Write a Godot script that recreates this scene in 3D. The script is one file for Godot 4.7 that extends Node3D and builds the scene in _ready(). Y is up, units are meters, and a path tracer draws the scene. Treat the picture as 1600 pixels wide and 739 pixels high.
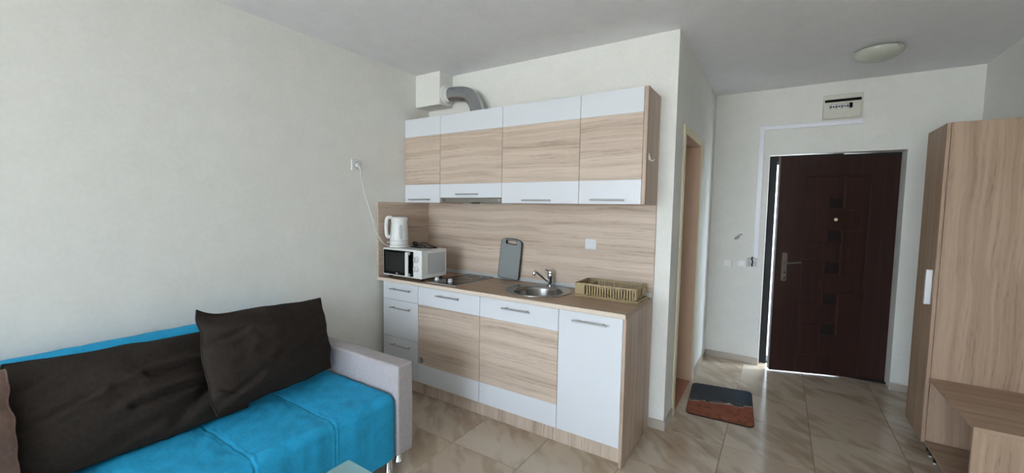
extends Node3D

# ---------------------------------------------------------------- measured places (metres)
const FLOOR_Y := 0.0
const CEIL := 2.646
const WLEFT := -0.03      # left wall face
const WBATH := 2.157      # corridor wall face (bathroom side)
const WENT := -1.805      # entrance wall face
const WRIGHT := 4.012     # right wall face
const WWIN := 7.4         # window wall face, behind the camera
const TOP := 0.9048       # worktop

var M := {}
var used := {}

# ---------------------------------------------------------------- mesh builder
class MB:
	var V := PackedVector3Array()
	var N := PackedVector3Array()
	var U := PackedVector2Array()
	var I := PackedInt32Array()
	var xf := Transform3D()
	var uvo := Vector2.ZERO
	var vert := false      # grain runs upwards

	func uv_of(p: Vector3, n: Vector3) -> Vector2:
		var a := n.abs()
		var q := Vector2(p.x, p.y)
		if a.y >= a.x and a.y >= a.z:
			q = Vector2(p.x, p.z)
		elif a.x >= a.z:
			q = Vector2(p.z, p.y)
		if vert:
			q = Vector2(q.y, q.x)
		return q + uvo

	func v(p: Vector3, n: Vector3) -> int:
		U.append(uv_of(p, n))
		V.append(xf * p)
		N.append((xf.basis * n).normalized())
		return V.size() - 1

	func tri_i(a: int, b: int, c: int) -> void:      # counter-clockwise seen from outside
		I.append(a); I.append(c); I.append(b)

	func poly(pts: Array) -> void:
		var n := Vector3.ZERO
		for i in range(1, pts.size() - 1):
			n += (pts[i] - pts[0]).cross(pts[i + 1] - pts[0])
		n = n.normalized()
		var s := V.size()
		for p in pts:
			v(p, n)
		for i in range(1, pts.size() - 1):
			tri_i(s, s + i, s + i + 1)

	func box(lo: Vector3, hi: Vector3, c := 0.0) -> MB:
		if c <= 0.0:
			for ax in 3:
				for sg in 2:
					var u := (ax + 1) % 3
					var w := (ax + 2) % 3
					var pts := []
					for k in [[0, 0], [1, 0], [1, 1], [0, 1]]:
						var p := Vector3.ZERO
						p[ax] = hi[ax] if sg else lo[ax]
						p[u] = hi[u] if k[0] else lo[u]
						p[w] = hi[w] if k[1] else lo[w]
						pts.append(p)
					if not sg:
						pts.reverse()
					poly(pts)
			return self
		c = minf(c, minf(hi.x - lo.x, minf(hi.y - lo.y, hi.z - lo.z)) * 0.49)
		for ax in 3:
			for sg in 2:
				var u := (ax + 1) % 3
				var w := (ax + 2) % 3
				var pts := []
				for k in [[0, 0], [1, 0], [1, 1], [0, 1]]:
					var p := Vector3.ZERO
					p[ax] = hi[ax] if sg else lo[ax]
					p[u] = hi[u] - c if k[0] else lo[u] + c
					p[w] = hi[w] - c if k[1] else lo[w] + c
					pts.append(p)
				if not sg:
					pts.reverse()
				poly(pts)
		for ax in 3:               # edge strips along axis ax
			var u := (ax + 1) % 3
			var w := (ax + 2) % 3
			for su in 2:
				for sw in 2:
					var a := Vector3.ZERO
					var b := Vector3.ZERO
					a[u] = hi[u] if su else lo[u]
					a[w] = hi[w] - c if sw else lo[w] + c
					b[u] = hi[u] - c if su else lo[u] + c
					b[w] = hi[w] if sw else lo[w]
					var pts := []
					for k in [[a, 0], [b, 0], [b, 1], [a, 1]]:
						var p: Vector3 = k[0]
						p[ax] = hi[ax] - c if k[1] else lo[ax] + c
						pts.append(p)
					var nn: Vector3 = (pts[1] - pts[0]).cross(pts[2] - pts[0])
					var mid: Vector3 = (pts[0] + pts[2]) * 0.5 - (lo + hi) * 0.5
					mid[ax] = 0.0
					if nn.dot(mid) < 0.0:
						pts.reverse()
					poly(pts)
		for sx in 2:
			for sy in 2:
				for sz in 2:
					var p := Vector3(hi.x if sx else lo.x, hi.y if sy else lo.y, hi.z if sz else lo.z)
					var d := Vector3(-c if sx else c, -c if sy else c, -c if sz else c)
					var pts := [p + Vector3(0, d.y, d.z), p + Vector3(d.x, 0, d.z), p + Vector3(d.x, d.y, 0)]
					var nn: Vector3 = (pts[1] - pts[0]).cross(pts[2] - pts[0])
					if nn.dot(p - (lo + hi) * 0.5) < 0.0:
						pts.reverse()
					poly(pts)
		return self

	# box with rounded edges and smooth normals; wob(p) may move the surface
	func rbox(lo: Vector3, hi: Vector3, r: float, seg := 3, fine := 1, wob = null) -> MB:
		r = minf(r, minf(hi.x - lo.x, minf(hi.y - lo.y, hi.z - lo.z)) * 0.499)
		for ax in 3:
			for sg in 2:
				var u := (ax + 1) % 3
				var w := (ax + 2) % 3
				var lu := steps(lo[u], hi[u], r, seg, fine)
				var lw := steps(lo[w], hi[w], r, seg, fine)
				var s := V.size()
				for j in lw.size():
					for i in lu.size():
						var p := Vector3.ZERO
						p[ax] = hi[ax] if sg else lo[ax]
						p[u] = lu[i]
						p[w] = lw[j]
						var q := p.clamp(lo + Vector3.ONE * r, hi - Vector3.ONE * r)
						var n := (p - q).normalized()
						var pos := q + n * r
						if wob != null:
							pos += n * wob.call(pos, n)
						v(pos, n)
				for j in lw.size() - 1:
					for i in lu.size() - 1:
						var a := s + j * lu.size() + i
						var b := a + 1
						var c := b + lu.size()
						var d := a + lu.size()
						if sg:
							tri_i(a, b, c); tri_i(a, c, d)
						else:
							tri_i(a, c, b); tri_i(a, d, c)
		return self

	func steps(a: float, b: float, r: float, seg: int, fine: int) -> PackedFloat32Array:
		var o := PackedFloat32Array()
		for k in seg + 1:
			o.append(a + r - r * tan((1.0 - float(k) / seg) * PI / 4))
		for k in range(1, fine):
			o.append(lerpf(a + r, b - r, float(k) / fine))
		for k in seg + 1:
			o.append(b - r + r * tan(float(k) / seg * PI / 4))
		return o

	# surface of revolution: profile of Vector2(radius, height) along axis
	func lathe(prof: Array, seg: int, at: Vector3, axis := Vector3.UP) -> MB:
		var y := axis.normalized()
		var x := y.cross(Vector3.FORWARD if absf(y.z) < 0.9 else Vector3.RIGHT).normalized()
		var z := x.cross(y).normalized()
		for k in prof.size() - 1:
			var p0: Vector2 = prof[k]
			var p1: Vector2 = prof[k + 1]
			var d := (p1 - p0)
			if d.length() < 1e-6:
				continue
			var n0 := Vector2(d.y, -d.x).normalized()
			var na := n0
			var nb := n0
			if k > 0:
				var dp: Vector2 = p0 - prof[k - 1]
				var np := Vector2(dp.y, -dp.x).normalized()
				if np.dot(n0) > 0.7:
					na = (np + n0).normalized()
			if k < prof.size() - 2:
				var dn: Vector2 = prof[k + 2] - p1
				var nn := Vector2(dn.y, -dn.x).normalized()
				if nn.dot(n0) > 0.7:
					nb = (nn + n0).normalized()
			var s := V.size()
			for i in seg + 1:
				var a := TAU * i / seg
				var rad := x * cos(a) + z * sin(a)
				v(at + rad * p0.x + y * p0.y, rad * na.x + y * na.y)
				v(at + rad * p1.x + y * p1.y, rad * nb.x + y * nb.y)
			for i in seg:
				var a := s + i * 2
				tri_i(a, a + 1, a + 3)
				tri_i(a, a + 3, a + 2)
		return self

	func tube(pts: Array, rad, seg := 10, caps := true) -> MB:
		var n := pts.size()
		var up := Vector3.UP
		var t0: Vector3 = (pts[1] - pts[0]).normalized()
		if absf(t0.dot(up)) > 0.9:
			up = Vector3.RIGHT
		var nx := t0.cross(up).normalized()
		var s := V.size()
		for k in n:
			var t: Vector3 = (pts[mini(k + 1, n - 1)] - pts[maxi(k - 1, 0)]).normalized()
			nx = (nx - t * nx.dot(t)).normalized()
			var ny := t.cross(nx)
			var r: float = rad if (rad is float) else rad[k]
			for i in seg + 1:
				var a := TAU * i / seg
				var d := nx * cos(a) + ny * sin(a)
				v(pts[k] + d * r, d)
		for k in n - 1:
			for i in seg:
				var a := s + k * (seg + 1) + i
				var b := a + 1
				var c := b + seg + 1
				var d := a + seg + 1
				tri_i(a, b, c); tri_i(a, c, d)
		if caps:
			for e in 2:
				var k := (n - 1) if e else 0
				var ring := []
				for i in seg:
					ring.append(xf.affine_inverse() * V[s + k * (seg + 1) + i])
				if not e:
					ring.reverse()
				poly(ring)
		return self

	# smooth grid from a function of (u, v) in 0..1; outside is du x dv
	func grid(f: Callable, nu: int, nv: int, flip := false) -> MB:
		var P := []
		for j in nv + 1:
			for i in nu + 1:
				P.append(f.call(float(i) / nu, float(j) / nv))
		var s := V.size()
		for j in nv + 1:
			for i in nu + 1:
				var du: Vector3 = P[j * (nu + 1) + mini(i + 1, nu)] - P[j * (nu + 1) + maxi(i - 1, 0)]
				var dv: Vector3 = P[mini(j + 1, nv) * (nu + 1) + i] - P[maxi(j - 1, 0) * (nu + 1) + i]
				var nn := du.cross(dv).normalized()
				if flip:
					nn = -nn
				v(P[j * (nu + 1) + i], nn)
		for j in nv:
			for i in nu:
				var a := s + j * (nu + 1) + i
				var b := a + 1
				var c := b + nu + 1
				var d := a + nu + 1
				if flip:
					tri_i(a, c, b); tri_i(a, d, c)
				else:
					tri_i(a, b, c); tri_i(a, c, d)
		return self

	# flat outline (Array of Vector2) pushed out along z from z0 to z1, edge chamfer c on the z1 side
	func prism(o: PackedVector2Array, z0: float, z1: float, c := 0.0) -> MB:
		if Geometry2D.is_polygon_clockwise(o):
			o.reverse()
		var inn := o
		if c > 0.0:
			var m := Vector2.ZERO
			for p in o:
				m += p
			m /= o.size()
			inn = PackedVector2Array()
			for i in o.size():
				var e0: Vector2 = (o[i] - o[i - 1]).normalized()
				var e1: Vector2 = (o[(i + 1) % o.size()] - o[i]).normalized()
				var nn := -(Vector2(e0.y, -e0.x) + Vector2(e1.y, -e1.x)).normalized()
				inn.append(o[i] + nn * c)
		for top in 2:
			var pl := inn if top else o
			var idx := Geometry2D.triangulate_polygon(pl)
			var s := V.size()
			for p in pl:
				v(Vector3(p.x, p.y, z1 if top else z0), Vector3(0, 0, 1 if top else -1))
			for k in range(0, idx.size(), 3):
				var a := pl[idx[k]]
				var b := pl[idx[k + 1]]
				var cc := pl[idx[k + 2]]
				var ccw := (b - a).cross(cc - a) > 0.0
				if ccw == (top == 1):
					tri_i(s + idx[k], s + idx[k + 1], s + idx[k + 2])
				else:
					tri_i(s + idx[k], s + idx[k + 2], s + idx[k + 1])
		var zm := z1 - c
		for i in o.size():
			var j := (i + 1) % o.size()
			poly([Vector3(o[i].x, o[i].y, z0), Vector3(o[j].x, o[j].y, z0), Vector3(o[j].x, o[j].y, zm), Vector3(o[i].x, o[i].y, zm)])
			if c > 0.0:
				poly([Vector3(o[i].x, o[i].y, zm), Vector3(o[j].x, o[j].y, zm), Vector3(inn[j].x, inn[j].y, z1), Vector3(inn[i].x, inn[i].y, z1)])
		return self

	func mesh(origin: Vector3, m: Material) -> ArrayMesh:
		var vv := V.duplicate()
		for i in vv.size():
			vv[i] -= origin
		var arr := []
		arr.resize(Mesh.ARRAY_MAX)
		arr[Mesh.ARRAY_VERTEX] = vv
		arr[Mesh.ARRAY_NORMAL] = N
		arr[Mesh.ARRAY_TEX_UV] = U
		arr[Mesh.ARRAY_INDEX] = I
		var am := ArrayMesh.new()
		am.add_surface_from_arrays(Mesh.PRIMITIVE_TRIANGLES, arr)
		am.surface_set_material(0, m)
		return am


func mb(vertical := false, uvo := Vector2.ZERO) -> MB:
	var b := MB.new()
	b.vert = vertical
	b.uvo = uvo
	return b


func numbered(called: String) -> String:
	var n: int = used.get(called, -1) + 1
	used[called] = n
	return called if n == 0 else "%s_%03d" % [called, n]


func origin_of(n: Node) -> Vector3:
	var o := Vector3.ZERO
	while n != self and n != null:
		o += (n as Node3D).position
		n = n.get_parent()
	return o


func tag(o: Node, label: String, category: String, group := "") -> void:
	o.set_meta("label", label)
	o.set_meta("category", category)
	if group:
		o.set_meta("group", group)


func thing(called: String, label: String, category: String, at: Vector3, group := "") -> Node3D:
	var o := Node3D.new()
	o.name = numbered(called)
	o.position = at
	add_child(o)
	tag(o, label, category, group)
	return o


func part(called: String, b: MB, m: Material, parent: Node, label := "") -> MeshInstance3D:
	var o := MeshInstance3D.new()
	o.name = called
	o.mesh = b.mesh(origin_of(parent), m)
	parent.add_child(o, true)
	if label:
		o.set_meta("label", label)
	return o


func single(called: String, b: MB, m: Material, label: String, category: String, at: Vector3, group := "") -> MeshInstance3D:
	var o := MeshInstance3D.new()
	o.name = numbered(called)
	o.mesh = b.mesh(at, m)
	o.position = at
	add_child(o)
	tag(o, label, category, group)
	return o


func struct(called: String, b: MB, m: Material, label: String, category: String) -> MeshInstance3D:
	var o := single(called, b, m, label, category, Vector3.ZERO)
	o.set_meta("kind", "structure")
	return o


func room_part(called: String, label: String, category: String) -> Node3D:
	var o := thing(called, label, category, Vector3.ZERO)
	o.set_meta("kind", "structure")
	return o


func V3(x: float, y: float, z: float) -> Vector3:
	return Vector3(x, y, z)


func rrect(x0: float, y0: float, x1: float, y1: float, r: float, seg := 5) -> PackedVector2Array:
	var o := PackedVector2Array()
	for c in [[x1 - r, y1 - r, 0], [x0 + r, y1 - r, 1], [x0 + r, y0 + r, 2], [x1 - r, y0 + r, 3]]:
		for k in seg + 1:
			var a: float = (c[2] + float(k) / seg) * PI / 2
			o.append(Vector2(c[0] + cos(a) * r, c[1] + sin(a) * r))
	return o


func curve(pts: Array, n: int) -> Array:          # Catmull-Rom through the points
	var o := []
	for k in pts.size() - 1:
		var a: Vector3 = pts[maxi(k - 1, 0)]
		var b: Vector3 = pts[k]
		var c: Vector3 = pts[k + 1]
		var d: Vector3 = pts[mini(k + 2, pts.size() - 1)]
		for i in n:
			o.append(b.cubic_interpolate(c, a, d, float(i) / n))
	o.append(pts[-1])
	return o

# ---------------------------------------------------------------- textures
func noise(sd: int, freq: float, octaves := 3) -> FastNoiseLite:
	var n := FastNoiseLite.new()
	n.seed = sd
	n.noise_type = FastNoiseLite.TYPE_SIMPLEX_SMOOTH
	n.frequency = freq
	n.fractal_type = FastNoiseLite.FRACTAL_FBM if octaves > 1 else FastNoiseLite.FRACTAL_NONE
	n.fractal_octaves = octaves
	return n


func field(sd: int, w: int, h: int, freq: float, octaves: int, W: int, H: int) -> PackedByteArray:
	var im: Image = noise(sd, freq, octaves).get_seamless_image(w, h)
	im.convert(Image.FORMAT_L8)
	if w != W or h != H:
		im.resize(W, H, Image.INTERPOLATE_CUBIC)
	return im.get_data()


func wood_texture(sd: int, light: Color, mid: Color, dark: Color) -> ImageTexture:
	var S := 1024
	var band := field(sd, 40, 1024, 0.011, 3, S, S)       # long plank-wide bands
	var streak := field(sd + 1, 64, 1024, 0.045, 3, S, S)  # streaks
	var fine := field(sd + 2, 128, 1024, 0.20, 2, S, S)    # fine grain
	var warp := field(sd + 3, 256, 256, 0.014, 2, S, S)   # makes grain wander
	var out := PackedByteArray()
	out.resize(S * S * 3)
	var k := 0
	for y in S:
		for x in S:
			var i := y * S + x
			var yy := (y + int((warp[i] - 128) * 0.10) + S) % S
			var j := yy * S + x
			var b := band[j] / 255.0
			var s := streak[j] / 255.0
			var f := fine[j] / 255.0
			var t := 0.50 * b + 0.32 * s + 0.18 * f
			var c := light.lerp(mid, smoothstep(0.32, 0.58, t))
			c = c.lerp(dark, smoothstep(0.58, 0.82, t) * 0.55)
			var d := smoothstep(0.64, 0.82, 0.65 * s + 0.35 * f) * 0.55
			c = c.lerp(dark, d)
			out[k] = int(c.r * 255)
			out[k + 1] = int(c.g * 255)
			out[k + 2] = int(c.b * 255)
			k += 3
	return ImageTexture.create_from_image(Image.create_from_data(S, S, false, Image.FORMAT_RGB8, out))


func tile_texture(sd: int) -> ImageTexture:
	var S := 1024
	var a := field(sd, 256, 256, 0.010, 4, S, S)
	var b := field(sd + 1, 64, 512, 0.020, 4, S, S)
	var g := field(sd + 2, 1024, 1024, 0.16, 2, S, S)
	var w := field(sd + 3, 256, 256, 0.02, 2, S, S)
	var out := PackedByteArray()
	out.resize(S * S * 3)
	var k := 0
	var c0 := Color(0.785, 0.725, 0.650)
	var c1 := Color(0.705, 0.632, 0.548)
	var c2 := Color(0.570, 0.480, 0.400)
	for y in S:
		for x in S:
			var i := y * S + x
			var q := int((w[i] - 128) * 0.22)
			var u := (x + y + q + S) % S
			var vv := (x - y * 1 + 2 * S + q) % S
			var vein := b[vv * S + (u)] / 255.0
			var m := a[i] / 255.0
			var t := 0.42 * vein + 0.53 * m + (g[i] - 128) * 0.0006
			var c := c0.lerp(c1, smoothstep(0.34, 0.60, t))
			c = c.lerp(c2, smoothstep(0.60, 0.80, t) * 0.55)
			out[k] = int(c.r * 255)
			out[k + 1] = int(c.g * 255)
			out[k + 2] = int(c.b * 255)
			k += 3
	return ImageTexture.create_from_image(Image.create_from_data(S, S, false, Image.FORMAT_RGB8, out))


func speckle_texture(sd: int, base: Color, amp: float, freq: float, S := 512) -> ImageTexture:
	var a := field(sd, S, S, freq, 3, S, S)
	var b := field(sd + 1, S, S, freq * 6.0, 2, S, S)
	var out := PackedByteArray()
	out.resize(S * S * 3)
	for i in S * S:
		var t := 1.0 + ((a[i] + b[i]) / 255.0 - 1.0) * amp
		out[i * 3] = clampi(int(base.r * t * 255), 0, 255)
		out[i * 3 + 1] = clampi(int(base.g * t * 255), 0, 255)
		out[i * 3 + 2] = clampi(int(base.b * t * 255), 0, 255)
	return ImageTexture.create_from_image(Image.create_from_data(S, S, false, Image.FORMAT_RGB8, out))


func bump_texture(sd: int, freq: float, octaves: int, strength: float, S := 512) -> ImageTexture:
	var im: Image = noise(sd, freq, octaves).get_seamless_image(S, S)
	im.convert(Image.FORMAT_RGBA8)
	im.bump_map_to_normal_map(strength)
	return ImageTexture.create_from_image(im)


func mat_texture() -> ImageTexture:                 # print on the door mat: dark sea, foam line, orange sand
	var S := 512
	var a := field(71, S, S, 0.012, 4, S, S)
	var b := field(72, 128, S, 0.03, 4, S, S)
	var g := field(73, S, S, 0.2, 2, S, S)
	var im := Image.create(S, S, false, Image.FORMAT_RGB8)
	for y in S:
		for x in S:
			var u := float(x) / S
			var v := float(y) / S                        # 0 far edge, 1 near edge
			var n := a[y * S + x] / 255.0 - 0.5
			var r := b[y * S + x] / 255.0 - 0.5
			var shore := 0.60 - 0.11 * u + 0.09 * (a[(y / 3) * S + x] / 255.0 - 0.5) + 0.05 * (g[x] / 255.0 - 0.5) + 0.012 * sin(u * 19.0)
			var c: Color
			if v < shore:
				var t := v / shore
				c = Color(0.075, 0.10, 0.15).lerp(Color(0.15, 0.16, 0.17), t)
				c = c.lerp(Color(0.17, 0.27, 0.38), clampf(u - 0.35, 0, 1) * (1.0 - absf(t - 0.4)))
				c = c.lerp(Color(0.42, 0.42, 0.42), clampf(r * 2.2, 0, 1) * smoothstep(0.5, 0.95, t) * 0.8)
			else:
				var t := (v - shore) / (1.0 - shore)
				c = Color(0.60, 0.30, 0.19).lerp(Color(0.58, 0.30, 0.165), t)
				c = c.lerp(Color(0.27, 0.105, 0.06), clampf(n * 1.6 - 0.05, 0, 1))
				c = c.lerp(Color(0.64, 0.36, 0.21), clampf(r * 1.6 - 0.1, 0, 1) * 0.7)
			var line := exp(-pow((v - shore - 0.03 * n) / 0.013, 2.0)) * (0.85 + 1.2 * r)
			var line2 := exp(-pow((v - shore + 0.09 * sin(u * 5.0 + 0.4)) / 0.006, 2.0)) * clampf(0.5 - absf(u - 0.42) * 2.0, 0, 1)
			var line3 := exp(-pow((v - 0.87 + 0.05 * sin(u * 8.0)) / 0.006, 2.0)) * clampf(0.75 - absf(u - 0.62) * 5.0, 0, 1)
			c = c.lerp(Color(0.92, 0.86, 0.80), clampf(maxf(line, maxf(line2, line3)), 0, 1) * 0.85)
			c = c * (1.0 + (g[y * S + x] - 128) * 0.0016)
			im.set_pixel(x, y, Color(clampf(c.r, 0, 1), clampf(c.g, 0, 1), clampf(c.b, 0, 1)))
	return ImageTexture.create_from_image(im)


func mat(c: Color, rough := 0.6, metal := 0.0) -> StandardMaterial3D:
	var m := StandardMaterial3D.new()
	m.albedo_color = c
	m.roughness = rough
	m.metallic = metal
	return m


func tri(m: StandardMaterial3D, scale: float) -> StandardMaterial3D:
	m.uv1_triplanar = true
	m.uv1_world_triplanar = true
	m.uv1_scale = Vector3.ONE * scale
	return m


func make_materials() -> void:
	var oak := wood_texture(11, Color(0.808, 0.735, 0.668), Color(0.755, 0.677, 0.607), Color(0.595, 0.515, 0.450))
	for kind in [["oak", 0.50], ["oak_darker", 0.42]]:
		var m := mat(Color(1, 1, 1), kind[1])
		m.albedo_texture = oak
		m.uv1_scale = Vector3(1 / 2.4, 1 / 1.0, 1)
		M[kind[0]] = m
	M.oak_darker.albedo_color = Color(0.93, 0.90, 0.88)  # slightly darker tint of the same oak, for the end panels
	var wt := mat(Color(0.86, 0.81, 0.755), 0.42)  # same oak, darkened in its colour for the grazing light on top
	wt.albedo_texture = oak
	wt.uv1_scale = Vector3(1 / 2.4, 1 / 1.0, 1)
	M.worktop = wt
	var ob := mat(Color(0.87, 0.815, 0.765), 0.5)  # same oak; the dimness of the wardrobe side is put into its colour
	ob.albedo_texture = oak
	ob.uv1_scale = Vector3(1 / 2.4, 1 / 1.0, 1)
	M.oak_dimmed = ob
	M.door_metal = mat(Color(0.52, 0.50, 0.46), 0.42, 0.9)
	M.edge = mat(Color(0.86, 0.80, 0.73), 0.45)  # worktop front: the light from the window side is painted in as paler colour
	M.white = mat(Color(0.855, 0.865, 0.88), 0.32)
	M.white_edge = mat(Color(0.80, 0.81, 0.82), 0.4)
	M.plastic = mat(Color(0.88, 0.88, 0.87), 0.35)
	M.plastic_grey = mat(Color(0.72, 0.73, 0.73), 0.4)
	M.nickel = mat(Color(0.72, 0.72, 0.72), 0.45, 0.75)
	M.chrome = mat(Color(0.86, 0.87, 0.88), 0.08, 1.0)
	M.steel = mat(Color(0.56, 0.55, 0.54), 0.24, 1.0)
	M.hood_steel = mat(Color(0.60, 0.59, 0.56), 0.38, 1.0)
	M.alu = mat(Color(0.74, 0.75, 0.77), 0.24, 1.0)
	M.black = mat(Color(0.03, 0.03, 0.032), 0.35)
	M.black_glass = mat(Color(0.022, 0.023, 0.026), 0.10)
	M.black_glass.metallic_specular = 0.32
	M.silver = mat(Color(0.83, 0.83, 0.84), 0.45, 0.35)
	M.rubber = mat(Color(0.025, 0.025, 0.027), 0.6)
	var wall := tri(mat(Color(1, 1, 1), 0.92), 1.0)
	wall.albedo_texture = speckle_texture(31, Color(0.908, 0.906, 0.882), 0.02, 0.01)
	wall.normal_enabled = true
	wall.normal_texture = bump_texture(33, 0.09, 3, 1.2)
	wall.normal_scale = 0.06
	M.wall = wall
	var ceil := tri(mat(Color(1, 1, 1), 0.95), 1.0)
	ceil.albedo_texture = speckle_texture(41, Color(0.925, 0.925, 0.93), 0.02, 0.01)
	ceil.normal_enabled = true
	ceil.normal_texture = wall.normal_texture
	ceil.normal_scale = 0.06
	M.ceiling = ceil
	var tt := tile_texture(51)
	for k in 3:
		var m := mat([Color(1, 1, 1), Color(0.965, 0.955, 0.95), Color(0.985, 0.98, 0.985)][k], 0.17)
		m.albedo_texture = tt
		m.uv1_scale = Vector3(1 / 1.5, 1 / 1.5, 1)
		M["tile%d" % k] = m
	M.grout = mat(Color(0.42, 0.36, 0.30), 0.9)
	var bb := mat(Color(0.70, 0.66, 0.61), 0.25)
	M.baseboard = bb
	var weave := bump_texture(61, 0.28, 2, 3.0)
	var soft := bump_texture(63, 0.05, 4, 2.0)
	var tq := tri(mat(Color(1, 1, 1), 0.85), 1.6)
	tq.albedo_texture = speckle_texture(65, Color(0.115, 0.635, 0.825), 0.10, 0.012)
	tq.normal_enabled = true
	tq.normal_texture = soft
	tq.normal_scale = 0.25
	M.turquoise = tq
	var br := tri(mat(Color(1, 1, 1), 0.95), 3.0)
	br.albedo_texture = speckle_texture(67, Color(0.200, 0.177, 0.162), 0.25, 0.03)
	br.normal_enabled = true
	br.normal_texture = weave
	br.normal_scale = 0.5
	br.metallic_specular = 0.25
	M.brown = br
	var mv := tri(mat(Color(1, 1, 1), 0.95), 3.0)
	mv.albedo_texture = speckle_texture(69, Color(0.50, 0.42, 0.385), 0.2, 0.03)
	mv.normal_enabled = true
	mv.normal_texture = weave
	mv.normal_scale = 0.5
	mv.metallic_specular = 0.15
	M.mauve = mv
	var gf := tri(mat(Color(1, 1, 1), 0.9), 2.5)
	gf.albedo_texture = speckle_texture(75, Color(0.70, 0.675, 0.68), 0.08, 0.03)
	gf.normal_enabled = true
	gf.normal_texture = weave
	gf.normal_scale = 0.3
	M.arm_fabric = gf
	M.piping = mat(Color(0.05, 0.06, 0.07), 0.9)
	var dm := mat(Color(1, 1, 1), 0.8)
	dm.albedo_texture = mat_texture()
	M.mat_print = dm
	M.mat_edge = mat(Color(0.06, 0.045, 0.04), 0.9)
	var dd := mat(Color(1, 1, 1), 0.36)
	dd.albedo_texture = wood_texture(91, Color(0.215, 0.125, 0.108), Color(0.175, 0.098, 0.085), Color(0.11, 0.062, 0.055))
	dd.uv1_scale = Vector3(1 / 1.6, 1 / 0.6, 1)
	M.door = dd
	M.door_dark = mat(Color(0.055, 0.038, 0.034), 0.4)
	M.frame_dark = mat(Color(0.030, 0.030, 0.035), 0.7)
	M.board = mat(Color(0.51, 0.53, 0.53), 0.55)
	M.board_edge = mat(Color(0.10, 0.105, 0.11), 0.6)
	M.olive = mat(Color(0.655, 0.575, 0.425), 0.45)
	M.peach = mat(Color(0.88, 0.74, 0.63), 0.45)
	M.cream = mat(Color(0.90, 0.86, 0.74), 0.5)
	M.terracotta = mat(Color(0.62, 0.40, 0.31), 0.35)
	M.trunk = mat(Color(0.935, 0.94, 0.965), 0.4)
	M.fuse = mat(Color(0.83, 0.82, 0.77), 0.5)
	M.lampglass = mat(Color(0.74, 0.755, 0.70), 0.22)
	M.lampglass.backlight_enabled = true
	M.lampglass.backlight = Color(0.25, 0.25, 0.24)
	M.brass = mat(Color(0.90, 0.87, 0.76), 0.4, 0.4)
	M.frost = mat(Color(0.72, 0.84, 0.82, 0.42), 0.3)
	M.frost.transparency = BaseMaterial3D.TRANSPARENCY_ALPHA
	M.glass = mat(Color(0.95, 0.98, 1.0, 0.05), 0.0)
	M.glass.transparency = BaseMaterial3D.TRANSPARENCY_ALPHA
	M.smoke = mat(Color(0.05, 0.05, 0.055), 0.12)
	M.plaster_white = mat(Color(0.86, 0.86, 0.86), 0.9)
	M.outdoor_tile = mat(Color(0.72, 0.71, 0.69), 0.7)

# ---------------------------------------------------------------- scene
func _ready() -> void:
	var cam := Camera3D.new()
	cam.name = "camera"
	cam.fov = rad_to_deg(2.0 * atan(369.5 / 648.815))
	cam.near = 0.05
	cam.far = 60.0
	cam.transform = Transform3D(Basis(Vector3.UP, 0.5735) * Basis(Vector3.RIGHT, -0.0660) * Basis(Vector3.BACK, 0.0174), Vector3(2.7553, 1.4826, 2.8597))
	add_child(cam)
	cam.current = true

	var we := WorldEnvironment.new()
	we.name = "environment"
	var env := Environment.new()
	var sky := Sky.new()
	var sm := ProceduralSkyMaterial.new()
	sm.sky_top_color = Color(0.86, 0.93, 1.0)
	sm.sky_horizon_color = Color(0.88, 0.94, 1.0)
	sm.ground_horizon_color = Color(0.82, 0.845, 0.86)
	sm.ground_bottom_color = Color(0.82, 0.84, 0.85)
	sm.sky_curve = 0.10
	sm.energy_multiplier = 6.0
	sky.sky_material = sm
	env.background_mode = Environment.BG_SKY
	env.sky = sky
	env.ambient_light_source = Environment.AMBIENT_SOURCE_SKY
	env.tonemap_mode = Environment.TONE_MAPPER_LINEAR
	env.tonemap_exposure = 3.08
	env.sdfgi_enabled = true
	env.ssao_enabled = true
	env.ssil_enabled = true
	we.environment = env
	add_child(we)

	make_materials()
	build_room()
	build_entrance()
	build_bathroom_door()
	build_window()
	build_wardrobe()
	build_sofa()
	build_base_cabinets()
	build_wall_cabinets()
	build_worktop()
	build_duct()
	build_appliances()
	build_sink()
	build_dish_rack()
	build_cutting_board()
	build_cushions()
	build_table()
	build_mat()
	build_wall_fittings()
	build_ceiling_lamp()
	_shadows(self)


func _shadows(n: Node) -> void:
	if n is GeometryInstance3D:
		n.cast_shadow = GeometryInstance3D.SHADOW_CASTING_SETTING_ON
	for c in n.get_children():
		_shadows(c)


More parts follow.
